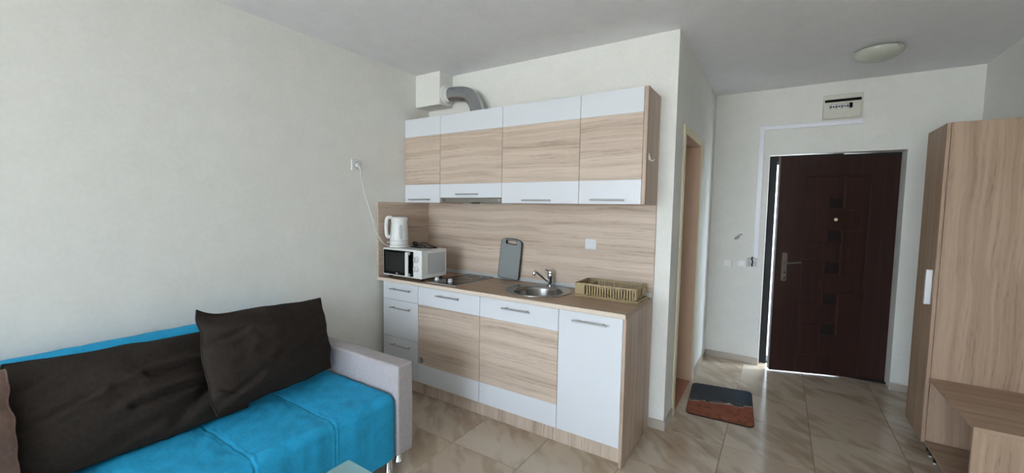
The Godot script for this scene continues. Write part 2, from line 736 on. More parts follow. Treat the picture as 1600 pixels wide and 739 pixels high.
func build_room() -> void:
	# floor: grout bed and tiles
	var fl := room_part("floor", "glossy beige marbled tile floor of the flat", "floor")
	part("grout", mb().box(V3(-0.2, -0.12, -2.05), V3(4.2, -0.0025, 7.55)), M.grout, fl)
	var rng := RandomNumberGenerator.new()
	rng.seed = 5
	var P := 0.478
	var g := 0.0013
	for iz in range(-5, 16):
		for ix in range(-3, 7):
			var x0 := 1.0817 + ix * P
			var z0 := 0.440 + (iz - 1) * P
			var x1 := x0 + P
			var z1 := z0 + P
			var off := Vector2(rng.randf() * 1.5, rng.randf() * 1.5)
			var k := rng.randi() % 3
			var a := V3(maxf(x0 + g, WLEFT), -0.012, maxf(z0 + g, -2.05))
			var b := V3(minf(x1 - g, WRIGHT), 0.0, minf(z1 - g, WWIN))
			if z1 < 0.08:
				a.x = maxf(a.x, WBATH - 0.03)
			if b.x - a.x < 0.01 or b.z - a.z < 0.01:
				continue
			part("tile", mb(false, off).box(a, b, 0.0012), M["tile%d" % k], fl)

	struct("ceiling", mb().box(V3(-0.25, CEIL, -2.05), V3(4.25, CEIL + 0.15, 7.6)), M.ceiling, "matt pale grey ceiling over kitchen and corridor", "ceiling")
	struct("wall_left", mb().box(V3(-0.23, -0.1, -2.05), V3(WLEFT, CEIL, 7.6)), M.wall, "long plain cream wall behind the turquoise sofa", "wall")
	struct("wall_back", mb().box(V3(WLEFT, -0.1, -0.12), V3(WBATH, CEIL, 0.0)), M.wall, "cream wall behind the kitchen units", "wall")
	# corridor wall with the bathroom opening (z -0.30 .. -0.99, y up to 2.034)
	var cw := mb()
	cw.box(V3(2.037, -0.1, -0.285), V3(WBATH, CEIL, -0.1201))
	cw.box(V3(2.037, -0.1, WENT), V3(WBATH, CEIL, -1.005))
	cw.box(V3(2.037, 2.05, -1.005), V3(WBATH, CEIL, -0.285))
	struct("wall_corridor", cw, M.wall, "corridor wall holding the bathroom doorway", "wall")
	# entrance wall with door opening x 2.638 .. 3.603
	var ew := mb()
	ew.box(V3(-0.23, -0.1, -2.06), V3(2.638, CEIL, WENT))
	ew.box(V3(3.603, -0.1, -2.06), V3(4.25, CEIL, WENT))
	ew.box(V3(2.638, 2.0312, -2.06), V3(3.603, CEIL, WENT))
	struct("wall_entrance", ew, M.wall, "far cream wall around the brown entrance door", "wall")
	struct("wall_right", mb().box(V3(WRIGHT, -0.1, -2.05), V3(4.25, CEIL, 7.6)), M.wall, "shaded wall behind the wardrobe", "wall")
	# boxed-in vent shaft stub above the kitchen
	struct("trim_1", mb().box(V3(WLEFT, 2.366, 0.0), V3(0.256, CEIL, 0.168), 0.003), M.wall, "cream boxed vent duct housing in the ceiling corner", "vent housing")
	# baseboards of the floor tile
	var bh := 0.067
	var t := 0.009
	struct("baseboard_end", mb(false, Vector2(0.3, 0.2)).box(V3(2.058, 0, 0.0), V3(WBATH + t, bh, t), 0.002), M.baseboard, "tile skirting on the short wall end beside the kitchen", "baseboard")
	var bc := mb(false, Vector2(0.7, 0.1))
	bc.box(V3(WBATH, 0, -0.232), V3(WBATH + t, bh, 0.0), 0.002)
	bc.box(V3(WBATH, 0, WENT), V3(WBATH + t, bh, -1.096), 0.002)
	struct("baseboard_corridor", bc, M.baseboard, "tile skirting along the bathroom side of the corridor", "baseboard")
	var be := mb(false, Vector2(0.1, 0.9))
	be.box(V3(WBATH + t, 0, WENT), V3(2.636, bh, WENT + t), 0.002)
	be.box(V3(3.605, 0, WENT), V3(WRIGHT, bh, WENT + t), 0.002)
	struct("baseboard_entrance", be, M.baseboard, "tile skirting either side of the entrance door", "baseboard")
	struct("baseboard_right", mb().box(V3(WRIGHT - t, 0, WENT + t), V3(WRIGHT, bh, WWIN), 0.002), M.baseboard, "tile skirting along the wardrobe wall", "baseboard")
	struct("baseboard_left", mb().box(V3(WLEFT, 0, 0.62), V3(WLEFT + t, bh, WWIN), 0.002), M.baseboard, "tile skirting behind the sofa", "baseboard")


func build_entrance() -> void:
	var d := room_part("door_1", "dark brown embossed entrance door standing ajar", "door")
	# steel frame
	var f := mb()
	f.box(V3(2.638, 0.0, -2.0), V3(2.700, 2.031, -1.90), 0.004)
	f.box(V3(2.700, 1.957, -2.0), V3(3.603, 2.031, -1.99), 0.003)
	f.box(V3(2.638, 1.975, -1.998), V3(3.2, 2.031, -1.902), 0.003)
	f.box(V3(3.585, 0.0, -2.058), V3(3.603, 2.031, -2.0), 0.003)
	part("door_frame", f, M.frame_dark, d)
	part("threshold", mb().box(V3(2.638, 0.0, -2.14), V3(3.603, 0.014, -1.93), 0.004), M.frame_dark, d)
	# leaf, in its own axes: s along, y up, n towards the room
	var a := Vector3(2.730, 0.0, -1.688)
	var b := Vector3(3.603, 0.0, -1.990)
	var ex := (b - a).normalized()
	var ez := ex.cross(Vector3.UP).normalized()
	var xf := Transform3D(Basis(ex, Vector3.UP, ez), a)
	var L := 0.923
	var y0 := 0.014
	var y1 := 2.004
	var th := 0.055
	var mk := func(off: Vector2) -> MB:
		var q := mb(true, off)
		q.xf = xf
		return q
	var core: MB = mk.call(Vector2(0.1, 0.2))
	core.box(V3(0.0, y0, -th), V3(L, y1, -0.006), 0.003)
	var leaf := part("door_leaf", core, M.door, d)
	# flush border around the embossed field
	var fx0 := 0.212
	var fx1 := 0.714
	var fy0 := 0.205
	var fy1 := 1.822
	for r in [[0.0, y0, fx0 - 0.004, y1], [fx1 + 0.004, y0, L, y1], [fx0 - 0.004, y0, fx1 + 0.004, fy0 - 0.004], [fx0 - 0.004, fy1 + 0.004, fx1 + 0.004, y1]]:
		var q: MB = mk.call(Vector2(r[0] * 0.7, r[1] * 0.3))
		q.box(V3(r[0], r[1], -0.008), V3(r[2], r[3], 0.0), 0.0022)
		part("border", q, M.door, leaf)
	var pans := [[0.212, 1.643, 0.513, 1.822], [0.520, 1.538, 0.714, 1.822], [0.212, 1.240, 0.401, 1.637], [0.408, 1.345, 0.714, 1.531],
		[0.212, 1.063, 0.514, 1.233], [0.522, 0.948, 0.714, 1.338], [0.212, 0.667, 0.399, 1.056], [0.406, 0.768, 0.714, 0.941],
		[0.212, 0.491, 0.511, 0.660], [0.520, 0.385, 0.714, 0.761], [0.212, 0.205, 0.393, 0.484], [0.402, 0.205, 0.714, 0.378]]
	for r in pans:
		var q: MB = mk.call(Vector2(r[1] * 0.5, r[0] * 1.3))
		q.box(V3(r[0] + 0.003, r[1] + 0.003, -0.008), V3(r[2] - 0.003, r[3] - 0.003, 0.001), 0.004)
		part("panel", q, M.door, leaf)
	for r in [[0.408, 1.538, 0.515, 1.638], [0.408, 1.240, 0.517, 1.340], [0.404, 0.948, 0.517, 1.058], [0.404, 0.667, 0.515, 0.763], [0.399, 0.383, 0.513, 0.486]]:
		var q: MB = mk.call(Vector2(r[1], r[0]))
		q.box(V3(r[0] + 0.004, r[1] + 0.004, -0.0075), V3(r[2] - 0.004, r[3] - 0.004, -0.0045), 0.001)
		part("square_inset", q, M.door_dark, leaf)
	# lock plate, lever, cylinder
	var pl: MB = mk.call(Vector2.ZERO)
	pl.prism(rrect(0.055, 0.862, 0.097, 1.126, 0.012), 0.0, 0.009, 0.003)
	var plate := part("handle", pl, M.door_metal, d, "satin metal lever handle on a long plate")
	var lv: MB = mk.call(Vector2.ZERO)
	lv.lathe([Vector2(0.0, 0.0), Vector2(0.013, 0.0), Vector2(0.012, 0.03), Vector2(0.0, 0.03)], 14, V3(0.076, 1.035, 0.008), Vector3(0, 0, 1))
	lv.tube(curve([V3(0.070, 1.035, 0.045), V3(0.10, 1.036, 0.048), V3(0.15, 1.040, 0.047), V3(0.195, 1.046, 0.040)], 5), 0.009, 10)
	part("lever", lv, M.door_metal, plate)
	var cyl: MB = mk.call(Vector2.ZERO)
	cyl.lathe([Vector2(0.0, 0.0), Vector2(0.010, 0.0), Vector2(0.009, 0.005), Vector2(0.0, 0.006)], 12, V3(0.076, 0.945, 0.008), Vector3(0, 0, 1))
	cyl.lathe([Vector2(0.0, 0.0), Vector2(0.011, 0.0), Vector2(0.011, 0.010), Vector2(0.006, 0.012), Vector2(0.0, 0.012)], 12, V3(0.076, 0.892, 0.008), Vector3(0, 0, 1))
	part("lock_cylinder", cyl, M.steel, plate)
	var pp: MB = mk.call(Vector2.ZERO)
	pp.lathe([Vector2(0.0, 0.004), Vector2(0.006, 0.004), Vector2(0.008, 0.006), Vector2(0.014, 0.005), Vector2(0.015, 0.0)], 16, V3(0.463, 1.439, 0.001), Vector3(0, 0, 1))
	part("peephole", pp, M.brass, d, "pale round door viewer")
	# open landing outside the door: bright wall and floor under the sky
	var ld := room_part("exterior_landing", "bright outdoor landing seen through the gap of the entrance door", "landing")
	part("landing_floor", mb().box(V3(0.5, -0.12, -5.0), V3(6.0, -0.002, -2.062)), M.outdoor_tile, ld)
	part("landing_wall", mb().box(V3(0.5, -0.12, -4.2), V3(6.0, 2.3, -4.0)), M.plaster_white, ld)


func build_bathroom_door() -> void:
	var d := room_part("door_2", "cream framed bathroom doorway with peach lining in the corridor", "doorway")
	var xi := 2.030
	# lining
	var ln := mb(true)
	ln.box(V3(xi, 0.0, -1.005), V3(2.160, 2.05, -0.988), 0.001)
	ln.box(V3(xi, 0.0, -0.300), V3(2.160, 2.05, -0.285), 0.001)
	ln.box(V3(xi, 2.034, -0.988), V3(2.160, 2.05, -0.300), 0.001)
	part("lining", ln, M.peach, d)
	# casing on the corridor side
	for r in [[0.0, -0.302, 2.094, -0.236], [0.0, -1.092, 2.094, -0.986], [2.034, -0.986, 2.094, -0.302]]:
		part("casing", mb(true).box(V3(WBATH, r[0], r[1]), V3(WBATH + 0.011, r[2], r[3]), 0.003), M.cream, d)
	part("bathroom_floor", mb().box(V3(0.2, -0.1, -1.80), V3(2.150, 0.002, -0.121)), M.terracotta, d)
	part("door_sill", mb().box(V3(2.037, 0.0, -0.988), V3(2.162, 0.006, -0.30), 0.002), M.terracotta, d)


func build_window() -> void:
	# wide glazed balcony front behind the camera
	var x0 := 0.20
	var x1 := 3.30
	var y1 := 2.54
	var w := mb()
	w.box(V3(-0.23, -0.1, WWIN), V3(x0, CEIL, 7.6))
	w.box(V3(x1, -0.1, WWIN), V3(4.25, CEIL, 7.6))
	w.box(V3(x0, y1, WWIN), V3(x1, CEIL, 7.6))
	w.box(V3(x0, -0.1, WWIN), V3(x1, 0.04, 7.6))
	struct("wall_window", w, M.wall, "wall of the balcony window behind the viewer", "wall")
	var n := room_part("window_1", "wide white framed balcony window behind the viewer", "window")
	var fr := mb()
	for k in 4:
		var x := x0 + (x1 - x0) * k / 3.0
		fr.box(V3(maxf(x - 0.045, x0), 0.04, 7.46), V3(minf(x + 0.045, x1), y1, 7.53), 0.004)
	fr.box(V3(x0, 0.04, 7.461), V3(x1, 0.12, 7.529), 0.004)
	fr.box(V3(x0, y1 - 0.08, 7.461), V3(x1, y1, 7.529), 0.004)
	part("window_frame", fr, M.plastic, n)
	for k in 3:
		var a := x0 + (x1 - x0) * k / 3.0 + 0.04
		var b := x0 + (x1 - x0) * (k + 1) / 3.0 - 0.04
		part("pane", mb().box(V3(a, 0.11, 7.492), V3(b, y1 - 0.07, 7.498)), M.glass, n)


func build_wardrobe() -> void:
	var t := thing("wardrobe", "tall narrow oak laminate wardrobe with a silver handle on its door", "wardrobe", V3(3.79, 0, -0.87))
	var xd := 3.566
	var xc := 3.586
	var c := mb(true, Vector2(0.2, 0.35))
	c.box(V3(xc, 0.062, -0.698), V3(WRIGHT - 0.004, 2.046, -0.680), 0.001)
	part("side_panel", c, M.oak_dimmed, t)
	part("side_panel", mb(true, Vector2(0.1, 0.8)).box(V3(xc, 0.062, -1.066), V3(WRIGHT - 0.004, 2.046, -1.048), 0.001), M.oak_dimmed, t)
	part("top_panel", mb(false, Vector2(0.5, 0.5)).box(V3(xc, 2.028, -1.048), V3(WRIGHT - 0.004, 2.046, -0.698), 0.001), M.oak_dimmed, t)
	part("bottom_panel", mb(false, Vector2(0.5, 0.5)).box(V3(xc, 0.062, -1.048), V3(WRIGHT - 0.004, 0.080, -0.698), 0.001), M.oak_dimmed, t)
	part("back_panel", mb(true).box(V3(WRIGHT - 0.010, 0.080, -1.048), V3(WRIGHT - 0.004, 2.028, -0.698)), M.oak_dimmed, t)
	var dr := part("door", mb(true, Vector2(0.7, 0.15)).box(V3(xd, 0.064, -1.066), V3(xc - 0.002, 2.044, -0.681), 0.001), M.oak_dimmed, t)
	var h := mb()
	h.rbox(V3(xd - 0.032, 0.932, -0.738), V3(xd - 0.0002, 1.152, -0.714), 0.004, 2)
	part("handle", h, M.silver, dr, "pale silver bar handle")
	for p in [[3.62, -1.03], [3.62, -0.72], [3.97, -1.03], [3.97, -0.72]]:
		part("foot", mb().lathe([Vector2(0, 0), Vector2(0.018, 0), Vector2(0.015, 0.062), Vector2(0, 0.062)], 12, V3(p[0], 0, p[1])), M.rubber, t)

	var k := thing("bench", "low open oak laminate bench joined to the wardrobe side", "bench", V3(3.80, 0, -0.32))
	var bx := 3.580
	part("top_board", mb(false, Vector2(0.3, 0.1)).box(V3(bx, 0.462, -0.679), V3(WRIGHT - 0.004, 0.480, 0.030), 0.001), M.oak_dimmed, k)
	part("bottom_board", mb(false, Vector2(0.9, 0.6)).box(V3(bx + 0.004, 0.060, -0.679), V3(WRIGHT - 0.004, 0.078, 0.012), 0.001), M.oak_dimmed, k)
	part("end_panel", mb(true, Vector2(0.9, 0.55)).box(V3(bx + 0.001, 0.040, 0.012), V3(WRIGHT - 0.004, 0.4615, 0.029), 0.001), M.oak_dimmed, k)
	for p in [[3.602, -0.63], [3.602, -0.54], [3.97, -0.6], [3.602, -0.02], [3.97, -0.02]]:
		var ft := part("foot", mb().lathe([Vector2(0, 0.010), Vector2(0.008, 0.010), Vector2(0.008, 0.0595), Vector2(0, 0.0595)], 10, V3(p[0], 0, p[1])), M.rubber, k)
		part("glide", mb().lathe([Vector2(0, 0.0004), Vector2(0.007, 0.0004), Vector2(0.007, 0.010), Vector2(0, 0.010)], 10, V3(p[0], 0, p[1])), M.plastic, ft)


func build_sofa() -> void:
	var z0 := 1.229
	var z1 := 3.34
	var t := thing("sofa", "turquoise sofa bed with pale grey armrests on chrome legs", "sofa", V3(0.55, 0, 2.28))
	var sm0 := noise(201, 1.7, 2)
	var arm_wob := func(p: Vector3, n: Vector3) -> float:
		return sm0.get_noise_3d(p.x * 2, p.y * 2, p.z * 2) * 0.003
	part("armrest", mb().rbox(V3(0.03, 0.107, z0), V3(1.052, 0.617, z0 + 0.113), 0.014, 3, 8, arm_wob), M.arm_fabric, t, "pale grey padded armrest")
	part("armrest", mb().rbox(V3(0.03, 0.107, z1 - 0.113), V3(1.052, 0.617, z1), 0.014, 3, 8, arm_wob), M.arm_fabric, t, "pale grey padded armrest")
	# seat: profile swept along z with stitched seams
	var zs := z0 + 0.117
	var ze := z1 - 0.117
	var prof := []
	for k in 12:
		prof.append(Vector2(0.16 + 0.83 * k / 11.0, 0.466))
	for k in range(1, 8):
		var a := PI / 2 * (1.0 - k / 8.0)
		prof.append(Vector2(0.99 + 0.058 * cos(a), 0.408 + 0.058 * sin(a)))
	for k in 9:
		prof.append(Vector2(1.049, 0.400 - 0.288 * k / 8.0))
	var rn := noise(203, 3.2, 3)
	var seams := [1.709, 2.070, 2.432, 2.795]
	var zl := []
	var zz := zs
	while zz < ze:
		zl.append(zz)
		var near := 9.0
		for s in seams:
			near = minf(near, absf(zz - s))
		zz += 0.004 if near < 0.03 else 0.02
	zl.append(ze)
	var nu: int = zl.size() - 1
	var seat_f := func(u: float, v: float) -> Vector3:
		var z: float = zl[int(round(u * nu))]
		var f := v * (prof.size() - 1)
		var i := mini(int(f), prof.size() - 2)
		var p: Vector2 = prof[i].lerp(prof[i + 1], f - i)
		var d: Vector2 = (prof[i + 1] - prof[i]).normalized()
		var n := Vector2(-d.y, d.x)
		n = -n if n.x + n.y < 0 else n
		var puff := 0.0
		var lo: float = zs
		for s in seams:
			puff -= 0.0045 * exp(-pow((z - s) / 0.005, 2.0)) + 0.005 * exp(-pow((z - s) / 0.05, 2.0))
			for q in [0.35, 0.62, 0.9]:
				puff -= 0.006 * exp(-(pow(z - s, 2.0) + pow(p.x - q, 2.0)) / 0.0016) * (1.0 if p.y > 0.45 else 0.0)
		puff += rn.get_noise_2d(p.x * 3.0, z * 3.0) * 0.006 + rn.get_noise_2d(p.x * 9.0 + 5.0, z * 7.0) * 0.0025
		var e := minf(z - zs, ze - z)
		puff -= 0.016 * exp(-pow(e / 0.012, 2.0))
		var r := p + n * puff
		return Vector3(r.x, r.y, z)
	part("seat", mb().grid(seat_f, nu, (prof.size() - 1) * 2), M.turquoise, t)
	part("seat_base", mb().box(V3(0.16, 0.108, zs + 0.004), V3(1.02, 0.38, ze - 0.004), 0.01), M.piping, t)
	# backrest
	var bp := []
	bp.append(Vector2(-0.018, 0.30)); bp.append(Vector2(-0.020, 0.74))
	for k in 9:
		var a := PI - PI * k / 8.0
		bp.append(Vector2(0.060 + 0.080 * cos(a), 0.735 + 0.080 * sin(a)))
	bp.append(Vector2(0.155, 0.66)); bp.append(Vector2(0.17, 0.56)); bp.append(Vector2(0.185, 0.46)); bp.append(Vector2(0.20, 0.40))
	var back_f := func(u: float, v: float) -> Vector3:
		var z := lerpf(1.36, ze, u)
		var f := v * (bp.size() - 1)
		var i := mini(int(f), bp.size() - 2)
		var p: Vector2 = bp[i].lerp(bp[i + 1], f - i)
		return Vector3(p.x + 0.003 * rn.get_noise_2d(z * 4, p.y * 4), p.y + 0.003 * rn.get_noise_2d(z * 3, p.x * 3), z)
	part("backrest", mb().grid(back_f, 60, 28, true), M.turquoise, t)
	var bc := mb()
	bc.prism(PackedVector2Array([Vector2(-0.012, 0.30), Vector2(-0.012, 0.74), Vector2(0.02, 0.795), Vector2(0.09, 0.80), Vector2(0.135, 0.74), Vector2(0.16, 0.5), Vector2(0.18, 0.41), Vector2(0.15, 0.3)]), 1.361, ze - 0.001)
	part("back_core", bc, M.turquoise, t)
	for p in [[0.950, z0 + 0.015], [1.012, z0 + 0.142], [1.005, 2.2], [1.005, z1 - 0.06], [0.10, z0 + 0.06], [0.10, z1 - 0.06]]:
		part("leg", mb().lathe([Vector2(0, 0), Vector2(0.027, 0), Vector2(0.027, 0.012), Vector2(0.021, 0.020), Vector2(0.019, 0.108), Vector2(0, 0.108)], 18, V3(p[0], 0, p[1])), M.chrome, t)


# cushion through four front-centre corners (top-left, top-right, bottom-right, bottom-left, seen from the front)
func cushion(called: String, label: String, m: Material, tl: Vector3, tr: Vector3, br: Vector3, bl: Vector3, thick: float, sd: int, folds: Array, group: String, sag := 0.0) -> void:
	var n := ((tr - tl).cross(bl - tl)).normalized()
	if n.x < 0:
		n = -n
	var ns := noise(sd, 2.2, 3)
	var base := (bl + br) * 0.5
	var at := Vector3(base.x, minf(bl.y, br.y), base.z)
	var en := noise(sd + 9, 0.9, 2)
	var surf := func(u: float, v: float, side: float) -> Vector3:
		var a := u * 2.0 - 1.0
		var b := v * 2.0 - 1.0
		# pull the edges in between the corners
		var uu := u + (0.010 * (1.0 - b * b) - 0.012 * pow(b, 4.0) * maxf(b, 0.0) + 0.022 * en.get_noise_2d(b * 1.5, a * 0.4)) * a * a * a
		var vv := v + (0.004 * (1.0 - a * a) + 0.016 * en.get_noise_2d(a * 1.5 + 9.0, b * 0.4)) * b * b * b
		vv += sag * pow(maxf(0.0, (1.0 - b) * 0.5), 2.0) * (0.62 - 0.38 * a) * (1.0 - pow(absf(a), 7.0))
		var p: Vector3 = tl.lerp(tr, uu).lerp(bl.lerp(br, uu), vv)
		var h := pow(maxf(0.0, 1.0 - pow(absf(a), 2.3)), 0.72) * pow(maxf(0.0, 1.0 - pow(absf(b), 2.3)), 0.72)
		var w := ns.get_noise_2d(u * 1.6 + 7.0 * side, v * 1.3) * 0.014 + ns.get_noise_2d(u * 1.2 + v * 2.4, v * 1.0 - u * 0.2 + 3.0) * 0.006
		for f in folds:                          # crease: u0, v0, u1, v1, depth, width
			var d := Vector2(f[2] - f[0], f[3] - f[1])
			var q := Vector2(u - f[0], v - f[1])
			var s := clampf(q.dot(d) / d.length_squared(), 0.0, 1.0)
			var off := q - d * s
			var dist := off.length()
			var sgn := signf(d.cross(off))
			var fade := 1.0 - 0.6 * s
			w += -3.4 * f[4] * exp(-pow(dist / f[5], 2.0)) * fade
			w += f[4] * 2.8 * exp(-pow((dist * sgn - f[5] * 1.8) / (f[5] * 1.5), 2.0)) * fade
		return p + n * (side * h * (thick * 0.5 + w))
	var c := mb()
	c.grid(func(u, v): return surf.call(u, v, 1.0), 70, 54, true)
	c.grid(func(u, v): return surf.call(u, v, -1.0), 30, 24, false)
	var o := single(called, c, m, label, "cushion", at, group)
	# piped seam round the edge
	var ring := []
	for k in 200:
		var q := k / 50.0
		var e := q - floorf(q)
		var uv: Vector2 = [Vector2(e, 0), Vector2(1, e), Vector2(1 - e, 1), Vector2(0, 1 - e)][int(q)]
		ring.append(surf.call(uv.x, uv.y, 0.0))
	ring.append(ring[0])
	var pm := mb()
	pm.tube(ring, 0.0035, 6, false)
	var s2 := MeshInstance3D.new()
	s2.name = "seam"
	s2.mesh = pm.mesh(at, m)
	o.add_child(s2, true)


func build_cushions() -> void:
	var g := "loose back cushions on the sofa"
	# wide brown one leaning on the backrest
	cushion("cushion", "large dark brown cushion leaning under the other brown one, creased across its lower right", M.brown,
		V3(0.235, 0.842, 2.606), V3(0.215, 0.802, 1.915), V3(0.580, 0.482, 1.872), V3(0.600, 0.482, 2.648), 0.20, 301,
		[[1.0, 0.62, 0.45, 0.72, 0.014, 0.03], [0.62, 0.93, 0.92, 0.62, 0.016, 0.05], [0.02, 0.62, 0.30, 0.50, 0.012, 0.025], [0.98, 0.42, 0.55, 0.46, 0.009, 0.03], [0.0, 0.35, 0.16, 0.22, 0.010, 0.03], [0.3, 0.98, 0.75, 0.78, 0.009, 0.04]], g, 0.02)
	# brown one standing in front, beside the armrest
	cushion("cushion", "smaller dark brown cushion standing in front, beside the pale armrest", M.brown,
		V3(0.400, 0.966, 2.020), V3(0.270, 0.884, 1.300), V3(0.525, 0.512, 1.386), V3(0.700, 0.545, 2.078), 0.21, 307,
		[[0.02, 0.92, 0.26, 0.82, 0.014, 0.03], [0.02, 0.36, 0.20, 0.30, 0.010, 0.03], [0.30, 0.0, 0.42, 0.25, 0.010, 0.06], [0.98, 0.5, 0.80, 0.62, 0.010, 0.05], [0.05, 0.80, 0.22, 0.94, 0.010, 0.02], [0.1, 0.1, 0.35, 0.16, 0.006, 0.05]], g, 0.075)
	cushion("cushion", "greyish mauve cushion at the open end of the sofa, cut by the photo's edge", M.mauve,
		V3(0.33, 0.852, 3.24), V3(0.33, 0.848, 2.612), V3(0.690, 0.496, 2.632), V3(0.69, 0.496, 3.20), 0.13, 311, [[1.0, 0.7, 0.6, 0.66, 0.01, 0.03], [1.0, 0.35, 0.7, 0.4, 0.01, 0.03]], g)


func handle_bar(x0: float, x1: float, y: float, z: float) -> MB:
	var h := mb()
	h.tube([V3(x0, y, z + 0.030), V3(x0 + 0.002, y, z + 0.030), V3(x1 - 0.002, y, z + 0.030), V3(x1, y, z + 0.030)], [0.0040, 0.0055, 0.0055, 0.0040], 12)
	for x in [x0 + 0.028, x1 - 0.028]:
		h.tube([V3(x, y, z), V3(x, y, z + 0.028)], 0.0045, 10)
	return h


# oak front with white bands above and below
func banded_door(t: Node3D, x0: float, x1: float, y0: float, y1: float, b0: float, b1: float, zf: float, hx0: float, hx1: float, hy: float, off: Vector2) -> MeshInstance3D:
	var g := 0.0015
	var d := part("door", mb(false, off).box(V3(x0 + g, b0, zf - 0.018), V3(x1 - g, b1, zf), 0.0007), M.oak, t)
	part("white_band", mb().box(V3(x0 + g, b1 + 0.0006, zf - 0.018), V3(x1 - g, y1 - g, zf), 0.0009), M.white, d, "white upper band")
	part("white_band", mb().box(V3(x0 + g, y0 + g, zf - 0.018), V3(x1 - g, b0 - 0.0006, zf), 0.0009), M.white, d, "white lower band")
	part("handle", handle_bar(hx0, hx1, hy, zf), M.nickel, d)
	return d


func carcass(t: Node3D, x0: float, x1: float, y0: float, y1: float, z1: float, off: Vector2, shelf := false) -> void:
	var w := 0.016
	var c := mb(true, off)
	c.box(V3(x0, y0, 0.001), V3(x0 + w, y1, z1), 0.0006)
	c.box(V3(x1 - w, y0, 0.001), V3(x1, y1, z1), 0.0006)
	c.box(V3(x0 + w, y0, 0.001), V3(x1 - w, y0 + w, z1))
	c.box(V3(x0 + w, y0 + w, 0.001), V3(x1 - w, y1, 0.006))
	if shelf:
		c.box(V3(x0 + w, y1 - w, 0.001), V3(x1 - w, y1, z1))
	else:
		c.box(V3(x0 + w, y1 - w, z1 - 0.045), V3(x1 - w, y1, z1))
	part("body", c, M.oak, t)


func build_base_cabinets() -> void:
	var zf := 0.577
	var zc := zf - 0.0195
	var ly := [0.0062, 0.4234, 1.0238, 1.6337, 2.0375]
	var k := 0.1126
	var yt := TOP - 0.0288
	var g := "kitchen base cabinets under the worktop"
	var c1 := thing("drawer_cabinet", "narrow white base cabinet with three drawers, next to the left wall", "cabinet", V3(0.21, k, 0.29), g)
	carcass(c1, ly[0], ly[1] - 0.0004, k, yt, zc, Vector2(0.1, 0.0))
	for r in [[0.7346, yt - 0.002, 0.824, 0.128, 0.361], [0.4267, 0.7346, 0.6735, 0.127, 0.360], [k, 0.4267, 0.3705, 0.133, 0.363]]:
		var d := part("drawer", mb().box(V3(0.0242, r[0] + 0.0015, zf - 0.018), V3(ly[1] - 0.0015, r[1] - 0.0015, zf), 0.0009), M.white, c1)
		part("handle", handle_bar(r[3], r[4], r[2], zf), M.nickel, d)
	var c2 := thing("base_cabinet", "oak and white banded base cabinet beneath the black hob", "cabinet", V3(0.72, k, 0.29), g)
	carcass(c2, ly[1], ly[2] - 0.0004, k, yt, zc, Vector2(0.3, 0.2))
	banded_door(c2, ly[1], ly[2], k, yt - 0.002, 0.2636, 0.7313, zf, 0.631, 0.854, 0.8275, Vector2(0.35, 0.05))
	var c3 := thing("base_cabinet", "oak and white banded base cabinet beneath the round sink", "cabinet", V3(1.33, k, 0.29), g)
	carcass(c3, ly[2], ly[3] - 0.0004, k, yt, zc, Vector2(0.5, 0.4))
	banded_door(c3, ly[2], ly[3], k, yt - 0.002, 0.2636, 0.7313, zf, 1.223, 1.442, 0.8235, Vector2(0.70, 0.37))
	var c4 := thing("base_cabinet", "plain all white base cabinet at the right end of the kitchen", "cabinet", V3(1.83, k, 0.29), g)
	carcass(c4, ly[3], ly[4] - 0.0004, k, yt, zc, Vector2(0.6, 0.7))
	var d4 := part("door", mb().box(V3(ly[3] + 0.0015, k + 0.0015, zf - 0.018), V3(ly[4] - 0.0015, yt - 0.0035, zf), 0.0009), M.white, c4)
	part("handle", handle_bar(1.734, 1.951, 0.8225, zf), M.nickel, d4)
	single("end_panel", mb(true, Vector2(0.25, 0.62)).box(V3(ly[4] + 0.0005, 0.0, 0.010), V3(2.056, yt, zf + 0.001), 0.001), M.oak_darker, "full height oak side panel closing the right end of the base units", "panel", V3(2.047, 0, 0.29))
	single("plinth", mb(true, Vector2(0.05, 0.3)).box(V3(0.008, 0.0, 0.515), V3(ly[4], k - 0.0006, 0.531), 0.001), M.oak, "long oak kick board under the base cabinets", "plinth", V3(1.02, 0, 0.52))
	# small adhesive hook on the oak front
	var h := thing("adhesive_hook", "small greyish oval stick-on hook low on the hob cabinet door", "hook", V3(0.458, 0.275, zf), "stick-on hooks")
	var hb := mb()
	hb.prism(rrect(0.443, 0.274, 0.474, 0.318, 0.0145, 6), zf + 0.0003, zf + 0.004, 0.0015)
	part("backing", hb, mat(Color(0.36, 0.40, 0.38), 0.3), h)
	var hk := mb()
	hk.tube(curve([V3(0.4585, 0.308, zf + 0.003), V3(0.4585, 0.298, zf + 0.007), V3(0.4585, 0.286, zf + 0.008), V3(0.4585, 0.281, zf + 0.013), V3(0.4585, 0.287, zf + 0.017)], 4), 0.0045, 8)
	part("hook", hk, M.plastic_grey, h)


